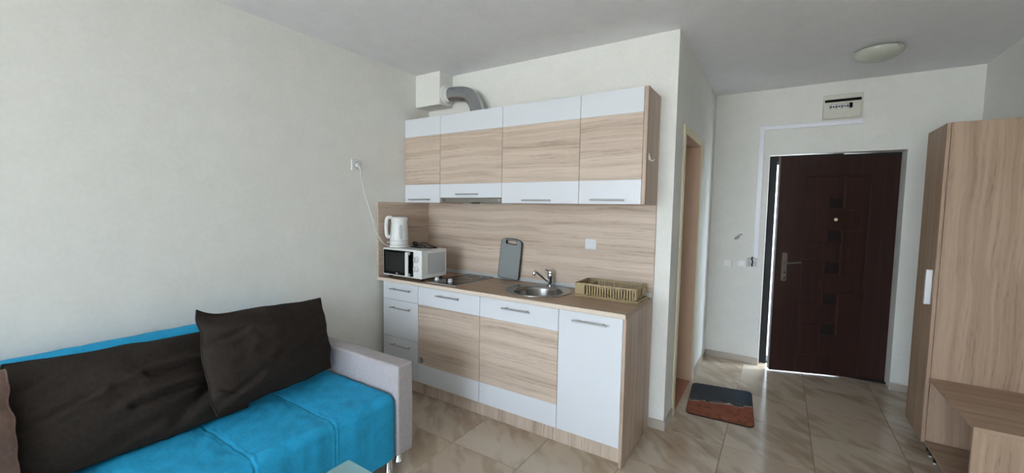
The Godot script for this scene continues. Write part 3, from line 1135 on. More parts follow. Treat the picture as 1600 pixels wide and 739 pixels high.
func build_wall_cabinets() -> void:
	var zf := 0.297
	var zc := zf - 0.0195
	var u := [-0.0268, 0.386, 1.0006, 1.6196, 2.032]
	var y0 := 1.5238
	var y1 := 2.2346
	var b0 := 1.6775
	var b1 := 2.0821
	var g := "kitchen wall cabinets in one row"
	var names := ["narrow oak and white wall cabinet in the corner by the left wall", "oak and white wall cabinet over the slim cooker hood", "widest looking oak and white wall cabinet, over the sink", "oak and white wall cabinet at the right end with a bare oak side"]
	var hs := [[0.047, 0.290, 1.5505], [0.575, 0.800, 1.5925], [1.193, 1.426, 1.547], [1.711, 1.935, 1.5505]]
	var off := [Vector2(0.0, 0.1), Vector2(0.42, 0.13), Vector2(0.9, 0.57), Vector2(1.45, 0.25)]
	for i in 4:
		var lo := 1.565 if i == 1 else y0
		var x1: float = u[i + 1] if i < 3 else 2.0555
		var c := thing("wall_cabinet", names[i], "cabinet", V3((u[i] + u[i + 1]) / 2, y0, 0.15), g)
		carcass(c, u[i], (x1 if i < 3 else 2.0318) - 0.0004, lo, y1, zc, off[i] + Vector2(0.3, 0.4), true)
		if i == 3:
			part("side_panel", mb(true, Vector2(0.4, 0.21)).box(V3(2.0322, y0, 0.001), V3(2.0555, y1, zf - 0.001), 0.001), M.oak_darker, c)
		banded_door(c, u[i], u[i + 1], lo, y1, b0, b1, zf, hs[i][0], hs[i][1], hs[i][2], off[i])
	# slim hood under the second cabinet
	var h := thing("cooker_hood", "slim steel cooker hood under the second wall cabinet", "hood", V3(0.69, 1.527, 0.14))
	part("body", mb().box(V3(0.394, 1.531, 0.012), V3(0.993, 1.5635, 0.268), 0.002), M.hood_steel, h)
	part("front_strip", mb().box(V3(0.392, 1.5285, 0.268), V3(0.996, 1.5630, 0.290), 0.002), M.hood_steel, h)
	part("badge", mb().box(V3(0.416, 1.5425, 0.290), V3(0.440, 1.5505, 0.2906)), M.black, h)
	part("slide_switch", mb().box(V3(0.968, 1.536, 0.290), V3(0.982, 1.557, 0.2925), 0.001), M.plastic_grey, h)
	part("grip", mb().rbox(V3(0.700, 1.521, 0.245), V3(0.765, 1.5305, 0.284), 0.004, 2), M.black, h)
	part("filter", mb().box(V3(0.42, 1.5285, 0.04), V3(0.97, 1.531, 0.25), 0.0006), M.nickel, h)
	# white stick-on hook on the bare side
	var s := thing("adhesive_hook", "small white stick-on hook on the oak side of the wall cabinets", "hook", V3(2.0555, 1.79, 0.235), "stick-on hooks")
	var b := mb()
	b.xf = Transform3D(Basis(Vector3(0, 0, -1), Vector3.UP, Vector3(1, 0, 0)), Vector3(2.0555, 0, 0))
	b.prism(rrect(-0.255, 1.797, -0.232, 1.838, 0.010, 6), 0.0003, 0.004, 0.0012)
	part("backing", b, M.plastic, s)
	part("hook", mb().tube(curve([V3(2.058, 1.822, 0.2435), V3(2.063, 1.807, 0.2420), V3(2.066, 1.796, 0.236), V3(2.074, 1.795, 0.222), V3(2.080, 1.803, 0.212)], 4), 0.0042, 8), M.plastic, s)


func build_worktop() -> void:
	var t := thing("worktop", "long oak laminate worktop over the base cabinets", "worktop", V3(1.01, TOP - 0.028, 0.30))
	var x0 := -0.0285
	var x1 := 2.056
	var z0 := 0.0165
	var z1 := 0.597
	var yb := TOP - 0.0283
	var r := 0.006
	var b := mb(false, Vector2(0.2, 0.7))
	# top with a round cut-out for the sink
	var c := Vector2(1.338, 0.312)
	var R := 0.190
	var n := 96
	var ring := []
	var outer := []
	for k in n:
		var a := TAU * k / n
		var d := Vector2(cos(a), sin(a))
		ring.append(c + d * R)
		var q := 9.0
		if d.x > 1e-6: q = minf(q, (c.x + 0.30 - c.x) / d.x)
		if d.x < -1e-6: q = minf(q, -0.30 / d.x)
		if d.y > 1e-6: q = minf(q, (z1 - r - c.y) / d.y)
		if d.y < -1e-6: q = minf(q, (z0 - c.y) / d.y)
		outer.append(c + d * q)
	# exact corners of the patch
	for cx in [c.x - 0.30, c.x + 0.30]:
		for cz in [z0, z1 - r]:
			var best := 0
			for k in n:
				if outer[k].distance_to(Vector2(cx, cz)) < outer[best].distance_to(Vector2(cx, cz)):
					best = k
			outer[best] = Vector2(cx, cz)
	for k in n:
		var j := (k + 1) % n
		b.poly([V3(ring[k].x, TOP, ring[k].y), V3(ring[j].x, TOP, ring[j].y), V3(outer[j].x, TOP, outer[j].y), V3(outer[k].x, TOP, outer[k].y)])
		b.poly([V3(outer[k].x, yb, outer[k].y), V3(outer[j].x, yb, outer[j].y), V3(ring[j].x, yb, ring[j].y), V3(ring[k].x, yb, ring[k].y)])
		b.poly([V3(ring[k].x, yb, ring[k].y), V3(ring[j].x, yb, ring[j].y), V3(ring[j].x, TOP, ring[j].y), V3(ring[k].x, TOP, ring[k].y)])
	for s in [[x0, c.x - 0.30], [c.x + 0.30, x1]]:
		b.poly([V3(s[0], TOP, z1 - r), V3(s[1], TOP, z1 - r), V3(s[1], TOP, z0), V3(s[0], TOP, z0)])
		b.poly([V3(s[0], yb, z0), V3(s[1], yb, z0), V3(s[1], yb, z1 - r), V3(s[0], yb, z1 - r)])
	# rounded front edge
	var pf := [Vector2(z1 - r, TOP)]
	for k in range(1, 5):
		var a := PI / 2 - PI / 2 * k / 4.0
		pf.append(Vector2(z1 - r + r * cos(a), TOP - r + r * sin(a)))
	for k in range(0, 5):
		var a := -PI / 2 * k / 4.0
		pf.append(Vector2(z1 - r + r * cos(a), yb + r + r * sin(a)))
	var eb := mb(false, Vector2(0.1, 0.33))
	for k in pf.size() - 1:
		eb.poly([V3(x0, pf[k + 1].y, pf[k + 1].x), V3(x1, pf[k + 1].y, pf[k + 1].x), V3(x1, pf[k].y, pf[k].x), V3(x0, pf[k].y, pf[k].x)])
	b.poly([V3(x1, yb, z1 - r), V3(x1, yb, z0), V3(x1, TOP, z0), V3(x1, TOP, z1 - r)])
	b.poly([V3(x0, yb, z0), V3(x0, yb, z1 - r), V3(x0, TOP, z1 - r), V3(x0, TOP, z0)])
	b.poly([V3(x0, yb, z0), V3(x0, TOP, z0), V3(x1, TOP, z0), V3(x1, yb, z0)])
	part("board", b, M.worktop, t)
	part("lit_edge", eb, M.edge, t, "rounded front edge, coloured paler for the light it catches")
	# pale sealing strip along the wall
	var s := mb()
	s.xf = Transform3D(Basis(Vector3(0, 0, -1), Vector3.UP, Vector3(1, 0, 0)), Vector3(0.0, 0, 0))
	s.prism(PackedVector2Array([Vector2(-0.0168, TOP), Vector2(-0.029, TOP), Vector2(-0.029, TOP + 0.004), Vector2(-0.021, TOP + 0.026), Vector2(-0.0168, TOP + 0.026)]), 0.03, 2.055)
	part("sealing_strip", s, M.plastic_grey, t, "pale grey sealing strip")
	single("back_panel", mb(false, Vector2(0.15, 0.55)).box(V3(-0.0135, TOP + 0.0005, 0.0005), V3(2.0565, 1.5235, 0.016), 0.0008), M.oak, "wide oak splashback panel behind the worktop", "splashback", V3(1.02, TOP, 0.008))
	single("side_panel", mb(false, Vector2(0.85, 0.12)).box(V3(-0.0295, TOP + 0.0005, 0.0005), V3(-0.014, 1.5235, 0.597), 0.0008), M.oak, "short oak splashback panel on the left wall behind the kettle", "splashback", V3(-0.022, TOP, 0.30))


func build_duct() -> void:
	var t := thing("extractor_duct", "bent silver flexible exhaust duct above the wall cabinets", "duct", V3(0.45, 2.2346, 0.09))
	var cz := 0.075
	var pts := curve([V3(0.275, 2.462, cz), V3(0.36, 2.456, cz + 0.005), V3(0.45, 2.444, cz + 0.012), V3(0.53, 2.415, cz + 0.02), V3(0.59, 2.355, cz + 0.03), V3(0.622, 2.285, cz + 0.036), V3(0.632, 2.236, cz + 0.038)], 24)
	var rr := PackedFloat32Array()
	for k in pts.size():
		rr.append(0.0595 + 0.0013 * sin(k * 1.9))
	part("pipe", mb().tube(pts, rr, 36), M.alu, t)
	part("collar", mb().lathe([Vector2(0.0, 0.001), Vector2(0.089, 0.001), Vector2(0.089, 0.010), Vector2(0.082, 0.016), Vector2(0.068, 0.020), Vector2(0.066, 0.046), Vector2(0.0595, 0.048), Vector2(0.0, 0.048)], 40, V3(0.256, 2.462, cz), Vector3(1, 0, 0)), M.plastic, t, "round white wall collar")


func build_appliances() -> void:
	# ---- microwave
	var zf := 0.570
	var t := thing("microwave", "white microwave oven with two dials standing left on the worktop", "microwave", V3(0.23, TOP, 0.42))
	var x0 := 0.012
	var x1 := 0.450
	var y0 := 0.928
	var y1 := 1.149
	part("case", mb().rbox(V3(x0, y0, 0.282), V3(x1, y1, zf - 0.020), 0.006, 3), M.plastic, t)
	part("front", mb().rbox(V3(x0 - 0.001, y0 - 0.002, zf - 0.024), V3(x1 + 0.001, y1 + 0.001, zf), 0.009, 3), M.plastic, t)
	var wf := mb()
	wf.prism(rrect(0.020, 0.938, 0.364, 1.136, 0.006), zf - 0.004, zf + 0.002, 0.0015)
	var dr := part("door", wf, M.black_glass, t)
	var wm := mb()
	wm.prism(rrect(0.045, 0.962, 0.275, 1.115, 0.01), zf + 0.002, zf + 0.0025)
	part("mesh_window", wm, mat(Color(0.075, 0.08, 0.085), 0.3), dr)
	var hb := mb()
	hb.rbox(V3(0.299, 0.940, zf + 0.018), V3(0.331, 1.131, zf + 0.030), 0.005, 3)
	hb.rbox(V3(0.300, 0.941, zf + 0.001), V3(0.330, 0.962, zf + 0.024), 0.004, 2)
	hb.rbox(V3(0.300, 1.109, zf + 0.001), V3(0.330, 1.130, zf + 0.024), 0.004, 2)
	part("handle", hb, M.plastic, dr)
	for k in 3:      # small unreadable maker's mark
		part("lettering", mb().box(V3(0.166 + k * 0.0085, 0.9475, zf + 0.002), V3(0.1725 + k * 0.0085, 0.9535, zf + 0.0026)), M.plastic, dr)
	for y in [1.078, 1.005]:
		var kn := part("dial", mb().lathe([Vector2(0, 0), Vector2(0.027, 0), Vector2(0.027, 0.004), Vector2(0.023, 0.006), Vector2(0.021, 0.020), Vector2(0.019, 0.022), Vector2(0, 0.022)], 28, V3(0.402, y, zf - 0.0005), Vector3(0, 0, 1)), M.plastic, t)
		part("grip", mb().rbox(V3(0.398, y - 0.020, zf + 0.020), V3(0.406, y + 0.020, zf + 0.029), 0.003, 2), M.plastic_grey, kn)
	for k in 9:      # faint dial ticks
		var a := PI * (0.9 - 0.1 * k)
		part("tick", mb().box(V3(0.402 + cos(a) * 0.033 - 0.0012, 1.078 + sin(a) * 0.033 - 0.0012, zf), V3(0.402 + cos(a) * 0.033 + 0.0012, 1.078 + sin(a) * 0.033 + 0.0012, zf + 0.0006)), M.plastic_grey, t)
	var sp := mb()
	sp.xf = Transform3D(Basis(Vector3(0, 0, -1), Vector3.UP, Vector3(1, 0, 0)), Vector3(x1, 0, 0))
	sp.prism(rrect(-0.510, 0.958, -0.305, 1.122, 0.012), -0.001, 0.004, 0.0035)
	part("side_embossing", sp, M.plastic_grey, t)
	for p in [[0.05, 0.52], [0.41, 0.52], [0.05, 0.31], [0.41, 0.31]]:
		part("foot", mb().lathe([Vector2(0, 0), Vector2(0.012, 0), Vector2(0.014, 0.025), Vector2(0, 0.025)], 14, V3(p[0], TOP + 0.0003, p[1])), M.rubber, t)

	# ---- kettle on top of it
	var ky := y1 + 0.0012
	var kc := Vector3(0.092, ky, 0.470)
	var k := thing("kettle", "white plastic kettle on its base on top of the microwave", "kettle", kc)
	part("base", mb().lathe([Vector2(0, 0), Vector2(0.074, 0), Vector2(0.078, 0.004), Vector2(0.078, 0.012), Vector2(0.071, 0.019), Vector2(0, 0.019)], 40, kc), M.plastic, k)
	var body := part("body", mb().lathe([Vector2(0, 0.020), Vector2(0.070, 0.020), Vector2(0.0755, 0.026), Vector2(0.0765, 0.055), Vector2(0.0735, 0.060), Vector2(0.0715, 0.12), Vector2(0.066, 0.19), Vector2(0.0625, 0.238), Vector2(0.060, 0.246), Vector2(0.045, 0.251), Vector2(0, 0.252)], 44, kc), M.plastic, k)
	part("ring", mb().lathe([Vector2(0.0735, 0.0585), Vector2(0.0772, 0.0560), Vector2(0.0768, 0.0530)], 44, kc), M.plastic_grey, body)
	var out := Vector3(-0.67, 0, 0.74)          # handle side
	var hp := curve([kc + out * 0.058 + V3(0, 0.243, 0), kc + out * 0.085 + V3(0, 0.246, 0), kc + out * 0.100 + V3(0, 0.228, 0), kc + out * 0.104 + V3(0, 0.18, 0), kc + out * 0.103 + V3(0, 0.13, 0), kc + out * 0.097 + V3(0, 0.096, 0), kc + out * 0.084 + V3(0, 0.084, 0), kc + out * 0.068 + V3(0, 0.088, 0)], 6)
	part("handle", mb().tube(hp, 0.0145, 14), M.plastic, k)
	part("switch", mb().rbox(kc + out * 0.082 + V3(-0.012, 0.036, -0.008), kc + out * 0.082 + V3(0.012, 0.046, 0.012), 0.004, 2), M.plastic_grey, k)
	# water gauge on the right and the seam panel at the handle
	for ang in [[Vector3(0.86, 0, 0.50), 0.065, 0.190, 0.014], [Vector3(-0.30, 0, 0.954), 0.075, 0.215, 0.010]]:
		var dir: Vector3 = ang[0].normalized()
		var side := dir.cross(Vector3.UP)
		var gf := mb()
		gf.grid(func(u, v):
			var yy := lerpf(ang[1], ang[2], v)
			var rad := lerpf(0.0742, 0.0665, (yy - 0.06) / 0.13) + 0.0014
			var w: float = (u - 0.5) * 2.0 * ang[3] * sqrt(maxf(0.05, 1.0 - pow(absf(v * 2 - 1), 6.0)))
			return kc + (dir * cos(w / rad) + side * sin(w / rad)) * rad + V3(0, yy, 0), 10, 16, true)
		part("water_gauge", gf, M.plastic_grey, k)
	part("spout", mb().tube([kc - out * 0.042 + V3(0, 0.222, 0), kc - out * 0.064 + V3(0, 0.244, 0)], [0.022, 0.012], 14), M.plastic, k)

	# ---- white lead from the wall socket to the kettle base
	single("power_lead", mb().tube(curve([V3(0.004, 1.790, 0.790), V3(0.012, 1.775, 0.788), V3(-0.002, 1.72, 0.772), V3(-0.008, 1.604, 0.737), V3(-0.009, 1.50, 0.700), V3(-0.010, 1.409, 0.665), V3(-0.009, 1.325, 0.637), V3(-0.002, 1.245, 0.606), V3(0.008, 1.190, 0.570), V3(0.016, 1.164, 0.536), V3(0.0240, 1.1565, 0.5200)], 7), 0.0032, 8), M.plastic, "thin white power cord hanging from the wall socket to the kettle", "cord", V3(0.004, 1.157, 0.6))
	# ---- black lead lying on the microwave
	var c := thing("power_lead", "black power cord with plug coiled on the microwave top behind the kettle", "cord", V3(0.2, y1, 0.36))
	var y := y1 + 0.0056
	part("cable", mb().tube(curve([V3(0.150, y + 0.012, 0.325), V3(0.185, y + 0.022, 0.315), V3(0.225, y + 0.026, 0.302), V3(0.270, y + 0.012, 0.300), V3(0.330, y, 0.30), V3(0.375, y, 0.33), V3(0.360, y, 0.37), V3(0.300, y, 0.385), V3(0.22, y, 0.39), V3(0.185, y + 0.002, 0.41), V3(0.20, y + 0.004, 0.45), V3(0.26, y + 0.002, 0.45), V3(0.31, y, 0.42), V3(0.29, y + 0.009, 0.36), V3(0.23, y + 0.010, 0.34), V3(0.205, y + 0.006, 0.38), V3(0.24, y + 0.007, 0.43), V3(0.34, y, 0.40), V3(0.40, y, 0.34)], 7), 0.0038, 8), M.rubber, c)
	part("plug", mb().lathe([Vector2(0, 0), Vector2(0.009, 0), Vector2(0.017, 0.010), Vector2(0.019, 0.032), Vector2(0.018, 0.040), Vector2(0, 0.040)], 20, V3(0.158, y1 + 0.020, 0.323), Vector3(-0.92, 0.05, 0.3)), M.rubber, c)

	# ---- hob
	var hx0 := 0.486
	var hx1 := 0.764
	var h := thing("hob", "black two-plate built-in hob beside the microwave", "hob", V3(0.625, TOP, 0.29))
	var hf := mb()
	hf.xf = Transform3D(Basis(Vector3(1, 0, 0), Vector3(0, 0, -1), Vector3(0, 1, 0)), Vector3.ZERO)
	hf.prism(rrect(hx0, -0.538, hx1, -0.040, 0.010), TOP + 0.0002, TOP + 0.007, 0.002)
	part("frame", hf, M.nickel, h)
	var gl := mb()
	gl.xf = hf.xf
	gl.prism(rrect(hx0 + 0.004, -0.534, hx1 - 0.004, -0.044, 0.008), TOP + 0.0069, TOP + 0.0092, 0.001)
	part("glass_plate", gl, M.black_glass, h)
	for p in [[0.625, 0.150, 0.072], [0.625, 0.315, 0.090]]:
		part("heating_zone", mb().lathe([Vector2(p[2] - 0.002, 0.0), Vector2(p[2] - 0.002, 0.0004), Vector2(p[2] + 0.001, 0.0004), Vector2(p[2] + 0.001, 0.0)], 48, V3(p[0], TOP + 0.0092, p[1])), M.plastic_grey, h)
	for x in [0.503, 0.640]:
		part("knob", mb().lathe([Vector2(0, 0), Vector2(0.020, 0), Vector2(0.020, 0.004), Vector2(0.017, 0.006), Vector2(0.0165, 0.022), Vector2(0.015, 0.024), Vector2(0, 0.024)], 26, V3(x, TOP + 0.0092, 0.452)), M.silver, h)


func build_sink() -> void:
	var t := thing("sink", "round stainless steel sink set in the worktop", "sink", V3(1.321, TOP, 0.266))
	var c1 := Vector2(1.321, 0.272)
	var c2 := Vector2(1.338, 0.312)
	var R1 := 0.2375
	var R2 := 0.178
	var n := 72
	var rim := mb()
	var rings := []
	# profile from outside in: (blend between the circles, height)
	var pr := [[0.0, 0.0004], [0.01, 0.0030], [0.05, 0.0046], [0.12, 0.0040], [0.20, 0.0034], [0.85, 0.0030], [0.95, 0.0036], [1.0, 0.0020]]
	rim.grid(func(u, v):
		var f: float = v * (pr.size() - 1)
		var i := mini(int(f), pr.size() - 2)
		var b: float = lerpf(pr[i][0], pr[i + 1][0], f - i)
		var y: float = lerpf(pr[i][1], pr[i + 1][1], f - i)
		var a: float = u * TAU
		var d := Vector2(cos(a), sin(a))
		var p := (c1 + d * R1).lerp(c2 + d * R2, b)
		return V3(p.x, TOP + y, p.y), n, pr.size() - 1, true)
	part("rim", rim, M.steel, t)
	var prof := [Vector2(R2, 0.002), Vector2(R2 - 0.005, -0.004), Vector2(R2 - 0.008, -0.02), Vector2(R2 - 0.014, -0.10), Vector2(R2 - 0.026, -0.132), Vector2(R2 - 0.05, -0.147), Vector2(0.09, -0.152), Vector2(0.045, -0.155), Vector2(0.040, -0.159)]
	prof.reverse()
	# bowl is seen from inside: turn the outline round
	var bowl := mb()
	var pr2 := []
	for p in prof:
		pr2.append(p)
	pr2.reverse()
	bowl.lathe(pr2, 56, V3(c2.x, TOP, c2.y))
	part("bowl", bowl, M.steel, t)
	part("drain", mb().lathe([Vector2(0.041, -0.158), Vector2(0.038, -0.156), Vector2(0.033, -0.157), Vector2(0.030, -0.165), Vector2(0.0, -0.166)], 32, V3(c2.x, TOP, c2.y)), M.chrome, t)
	var od := Vector3(0.93, 0, -0.36).normalized()
	part("overflow", mb().lathe([Vector2(0, 0.004), Vector2(0.010, 0.004), Vector2(0.012, 0.003), Vector2(0.013, 0.0)], 20, V3(c2.x, TOP - 0.045, c2.y) + od * (R2 - 0.013), -od), M.black, t)
	# ---- tap
	var p := V3(1.306, TOP + 0.0048, 0.066)
	var q := thing("tap", "chrome single lever mixer tap at the rear of the sink", "tap", p)
	part("body", mb().lathe([Vector2(0, 0), Vector2(0.026, 0), Vector2(0.026, 0.005), Vector2(0.022, 0.008), Vector2(0.021, 0.060), Vector2(0.0225, 0.064), Vector2(0.0225, 0.084), Vector2(0.021, 0.088), Vector2(0, 0.088)], 32, p), M.chrome, q)
	part("spout", mb().tube(curve([p + V3(-0.004, 0.028, 0.012), p + V3(-0.014, 0.046, 0.045), p + V3(-0.028, 0.078, 0.090), p + V3(-0.044, 0.106, 0.122), p + V3(-0.052, 0.116, 0.136), p + V3(-0.057, 0.113, 0.148)], 6), 0.0105, 16), M.chrome, q)
	part("aerator", mb().lathe([Vector2(0, -0.022), Vector2(0.0125, -0.022), Vector2(0.0135, -0.018), Vector2(0.0135, 0.006), Vector2(0.010, 0.011), Vector2(0, 0.012)], 22, p + V3(-0.058, 0.110, 0.150)), M.chrome, q)
	var lv := part("lever", mb().lathe([Vector2(0, 0.0885), Vector2(0.0225, 0.0885), Vector2(0.0235, 0.094), Vector2(0.022, 0.108), Vector2(0.015, 0.118), Vector2(0, 0.121)], 32, p), M.chrome, q)
	part("lever_arm", mb().tube(curve([p + V3(-0.004, 0.108, 0.010), p + V3(-0.014, 0.116, 0.024), p + V3(-0.024, 0.121, 0.036)], 5), [0.0065, 0.0065, 0.006, 0.006, 0.006, 0.0055, 0.0055, 0.0055, 0.005, 0.005, 0.0045], 12), M.chrome, lv)


func build_dish_rack() -> void:
	var t := thing("dish_rack", "olive beige plastic dish rack on its drip tray by the sink", "dish rack", V3(1.82, TOP, 0.15))
	# drip tray
	var zup := Transform3D(Basis(Vector3(1, 0, 0), Vector3(0, 0, -1), Vector3(0, 1, 0)), Vector3.ZERO)
	var tr := mb()
	tr.xf = zup
	tr.prism(rrect(1.598, -0.288, 2.034, -0.040, 0.030, 7), TOP + 0.0004, TOP + 0.006, 0.002)
	part("tray", tr, M.olive, t)
	var lip := []
	for k in 4:
		pass
	var o := rrect(1.601, -0.285, 2.031, -0.043, 0.028, 7)
	for p in o:
		lip.append(V3(p.x, TOP + 0.010, -p.y))
	lip.append(lip[0])
	part("tray_lip", mb().tube(lip, 0.0045, 8, false), M.olive, t)
	# basket
	var x0 := 1.606
	var x1 := 2.016
	var za := 0.046
	var zb := 0.272
	var yb := TOP + 0.014
	var yt := TOP + 0.090
	var fl := 0.006            # flare towards the top
	var rimo := rrect(x0 - fl, -(zb + fl), x1 + fl, -(za - fl), 0.022, 6)
	var rimi := rrect(x0 + 0.006, -(zb - 0.006), x1 - 0.006, -(za + 0.006), 0.016, 6)
	var rm := mb()
	var m := rimo.size()
	for k in m:
		var j := (k + 1) % m
		for lvl in [[rimo, yt - 0.012, rimo, yt], [rimo, yt, rimi, yt], [rimi, yt, rimi, yt - 0.012], [rimi, yt - 0.012, rimo, yt - 0.012]]:
			var A: PackedVector2Array = lvl[0]
			var B: PackedVector2Array = lvl[2]
			rm.poly([V3(A[k].x, lvl[1], -A[k].y), V3(A[j].x, lvl[1], -A[j].y), V3(B[j].x, lvl[3], -B[j].y), V3(B[k].x, lvl[3], -B[k].y)])
	part("rim", rm, M.olive, t)
	var fb := mb()
	fb.xf = zup
	fb.prism(rrect(x0 + 0.004, -(zb - 0.004), x1 - 0.004, -(za + 0.004), 0.015, 5), yb - 0.0035, yb)
	part("floor", fb, M.olive, t)
	for p in [[x0 + 0.03, za + 0.03], [x1 - 0.03, za + 0.03], [x0 + 0.03, zb - 0.03], [x1 - 0.03, zb - 0.03]]:
		part("foot", mb().box(V3(p[0] - 0.01, TOP + 0.006, p[1] - 0.01), V3(p[0] + 0.01, yb - 0.003, p[1] + 0.01), 0.002), M.olive, t)
	var slat := func(x: float, z: float, w: float, d: float, lean: Vector3) -> void:
		var q := mb()
		var a := V3(x, yb, z)
		var b := V3(x, yt - 0.010, z) + lean
		for s in [[-w, -d], [w, -d], [w, d], [-w, d]]:
			pass
		var c := [V3(-w, 0, d), V3(w, 0, d), V3(w, 0, -d), V3(-w, 0, -d)]
		for k in 4:
			var j := (k + 1) % 4
			q.poly([a + c[k], a + c[j], b + c[j], b + c[k]])
		q.poly([b + c[0], b + c[1], b + c[2], b + c[3]])
		q.poly([a + c[3], a + c[2], a + c[1], a + c[0]])
		part("slat", q, M.olive, t)
	var ns := 18
	for k in ns:
		var x := 1.692 + (1.998 - 1.692) * k / (ns - 1.0)
		slat.call(x, zb, 0.0042, 0.0028, V3(0, 0, fl * 0.8))
		slat.call(x, za, 0.0042, 0.0028, V3(0, 0, -fl * 0.8))
	for k in 6:
		var z := za + 0.02 + (zb - za - 0.04) * k / 5.0
		if k in [2, 3]:
			continue
		slat.call(x1, z, 0.0028, 0.009, V3(fl * 0.8, 0, 0))
	# solid corner posts and the cutlery compartment at the left
	for z in [za + 0.006, zb - 0.006]:
		part("corner_post", mb().box(V3(x1 - 0.010, yb, z - 0.008), V3(x1 + 0.003, yt - 0.010, z + 0.008), 0.003), M.olive, t)
	var ch := mb()
	ch.box(V3(x0 - 0.002, yb, zb - 0.002), V3(1.672, yt - 0.010, zb + 0.003), 0.001)
	ch.box(V3(x0 - 0.002, yb, za - 0.003), V3(1.672, yt - 0.010, za + 0.002), 0.001)
	ch.box(V3(x0 - 0.003, yb, za), V3(x0 + 0.001, yt - 0.010, zb), 0.001)
	ch.box(V3(1.669, yb, za + 0.002), V3(1.672, yt - 0.020, zb - 0.002), 0.001)
	ch.box(V3(x0, yb, 0.156), V3(1.669, yt - 0.022, 0.159), 0.001)
	part("cutlery_holder", ch, M.olive, t)
	# ribs across the floor that hold the plates
	for k in 9:
		var x := 1.700 + 0.034 * k
		part("plate_rib", mb().box(V3(x - 0.002, yb, za + 0.02), V3(x + 0.002, yb + 0.014, zb - 0.02), 0.001), M.olive, t)


func build_cutting_board() -> void:
	# leaning on the splashback; a slot is cut out for the hand
	var t := thing("cutting_board", "grey plastic cutting board leaning on the splashback beside the sink", "cutting board", V3(0.91, TOP, 0.045))
	var lean := Basis(Vector3.RIGHT, -0.045) * Basis(Vector3.BACK, -0.075)
	for lay in [[0.0, 0.010, M.board_edge, 0.0, "edge"], [0.0098, 0.0112, M.board, 0.005, "face"]]:
		var cs := CSGCombiner3D.new()
		cs.name = lay[4]
		cs.transform = Transform3D(lean, Vector3(-0.102, 0.016, 0.0))
		var e: float = lay[3]
		var p := CSGPolygon3D.new()
		p.name = "outline"
		var o := PackedVector2Array()
		# straight sides, rounded foot, shoulders sloping to a narrower head
		var w := 0.203
		var hgt := 0.332
		for q in rrect(e, e, w - e, 0.06, 0.020, 5).slice(12):
			o.append(q)
		o.append(Vector2(w - e, hgt - 0.040))
		o.append(Vector2(w - e - 0.004, hgt - 0.024))
		o.append(Vector2(w - 0.022, hgt - 0.010 - e * 0.6))
		o.append(Vector2(w - 0.060, hgt - 0.002 - e))
		o.append(Vector2(w * 0.5, hgt - e))
		o.append(Vector2(0.060, hgt - 0.002 - e))
		o.append(Vector2(0.022, hgt - 0.010 - e * 0.6))
		o.append(Vector2(e + 0.004, hgt - 0.024))
		o.append(Vector2(e, hgt - 0.040))
		p.polygon = o
		p.depth = lay[1] - lay[0]
		p.position = V3(0, 0, lay[1])
		p.material = lay[2]
		cs.add_child(p)
		var h := CSGPolygon3D.new()
		h.name = "slot"
		h.operation = CSGShape3D.OPERATION_SUBTRACTION
		h.polygon = rrect(0.052 - e, hgt - 0.044 - e, 0.151 + e, hgt - 0.017 + e, 0.013, 6)
		h.depth = 0.04
		h.position = V3(0, 0, 0.03)
		h.material = lay[2]
		cs.add_child(h)
		t.add_child(cs, true)


func build_table() -> void:
	var x0 := 1.323
	var z0 := 1.842
	var x1 := 1.92
	var z1 := 2.75
	var t := thing("coffee_table", "glass coffee table whose corner shows before the sofa", "table", V3(1.62, 0, 2.3))
	var up := Transform3D(Basis(Vector3(1, 0, 0), Vector3(0, 0, -1), Vector3(0, 1, 0)), Vector3.ZERO)
	var g := mb()
	g.xf = up
	g.prism(rrect(x0, -z1, x1, -z0, 0.004, 3), 0.442, 0.450, 0.001)
	part("glass_top", g, M.frost, t)
	for p in [[x0 + 0.16, z0 + 0.16], [x1 - 0.12, z0 + 0.16], [x0 + 0.16, z1 - 0.16], [x1 - 0.12, z1 - 0.16]]:
		part("leg", mb().lathe([Vector2(0, 0), Vector2(0.022, 0), Vector2(0.020, 0.02), Vector2(0.020, 0.430), Vector2(0.028, 0.4415), Vector2(0, 0.4415)], 18, V3(p[0], 0, p[1])), M.chrome, t)


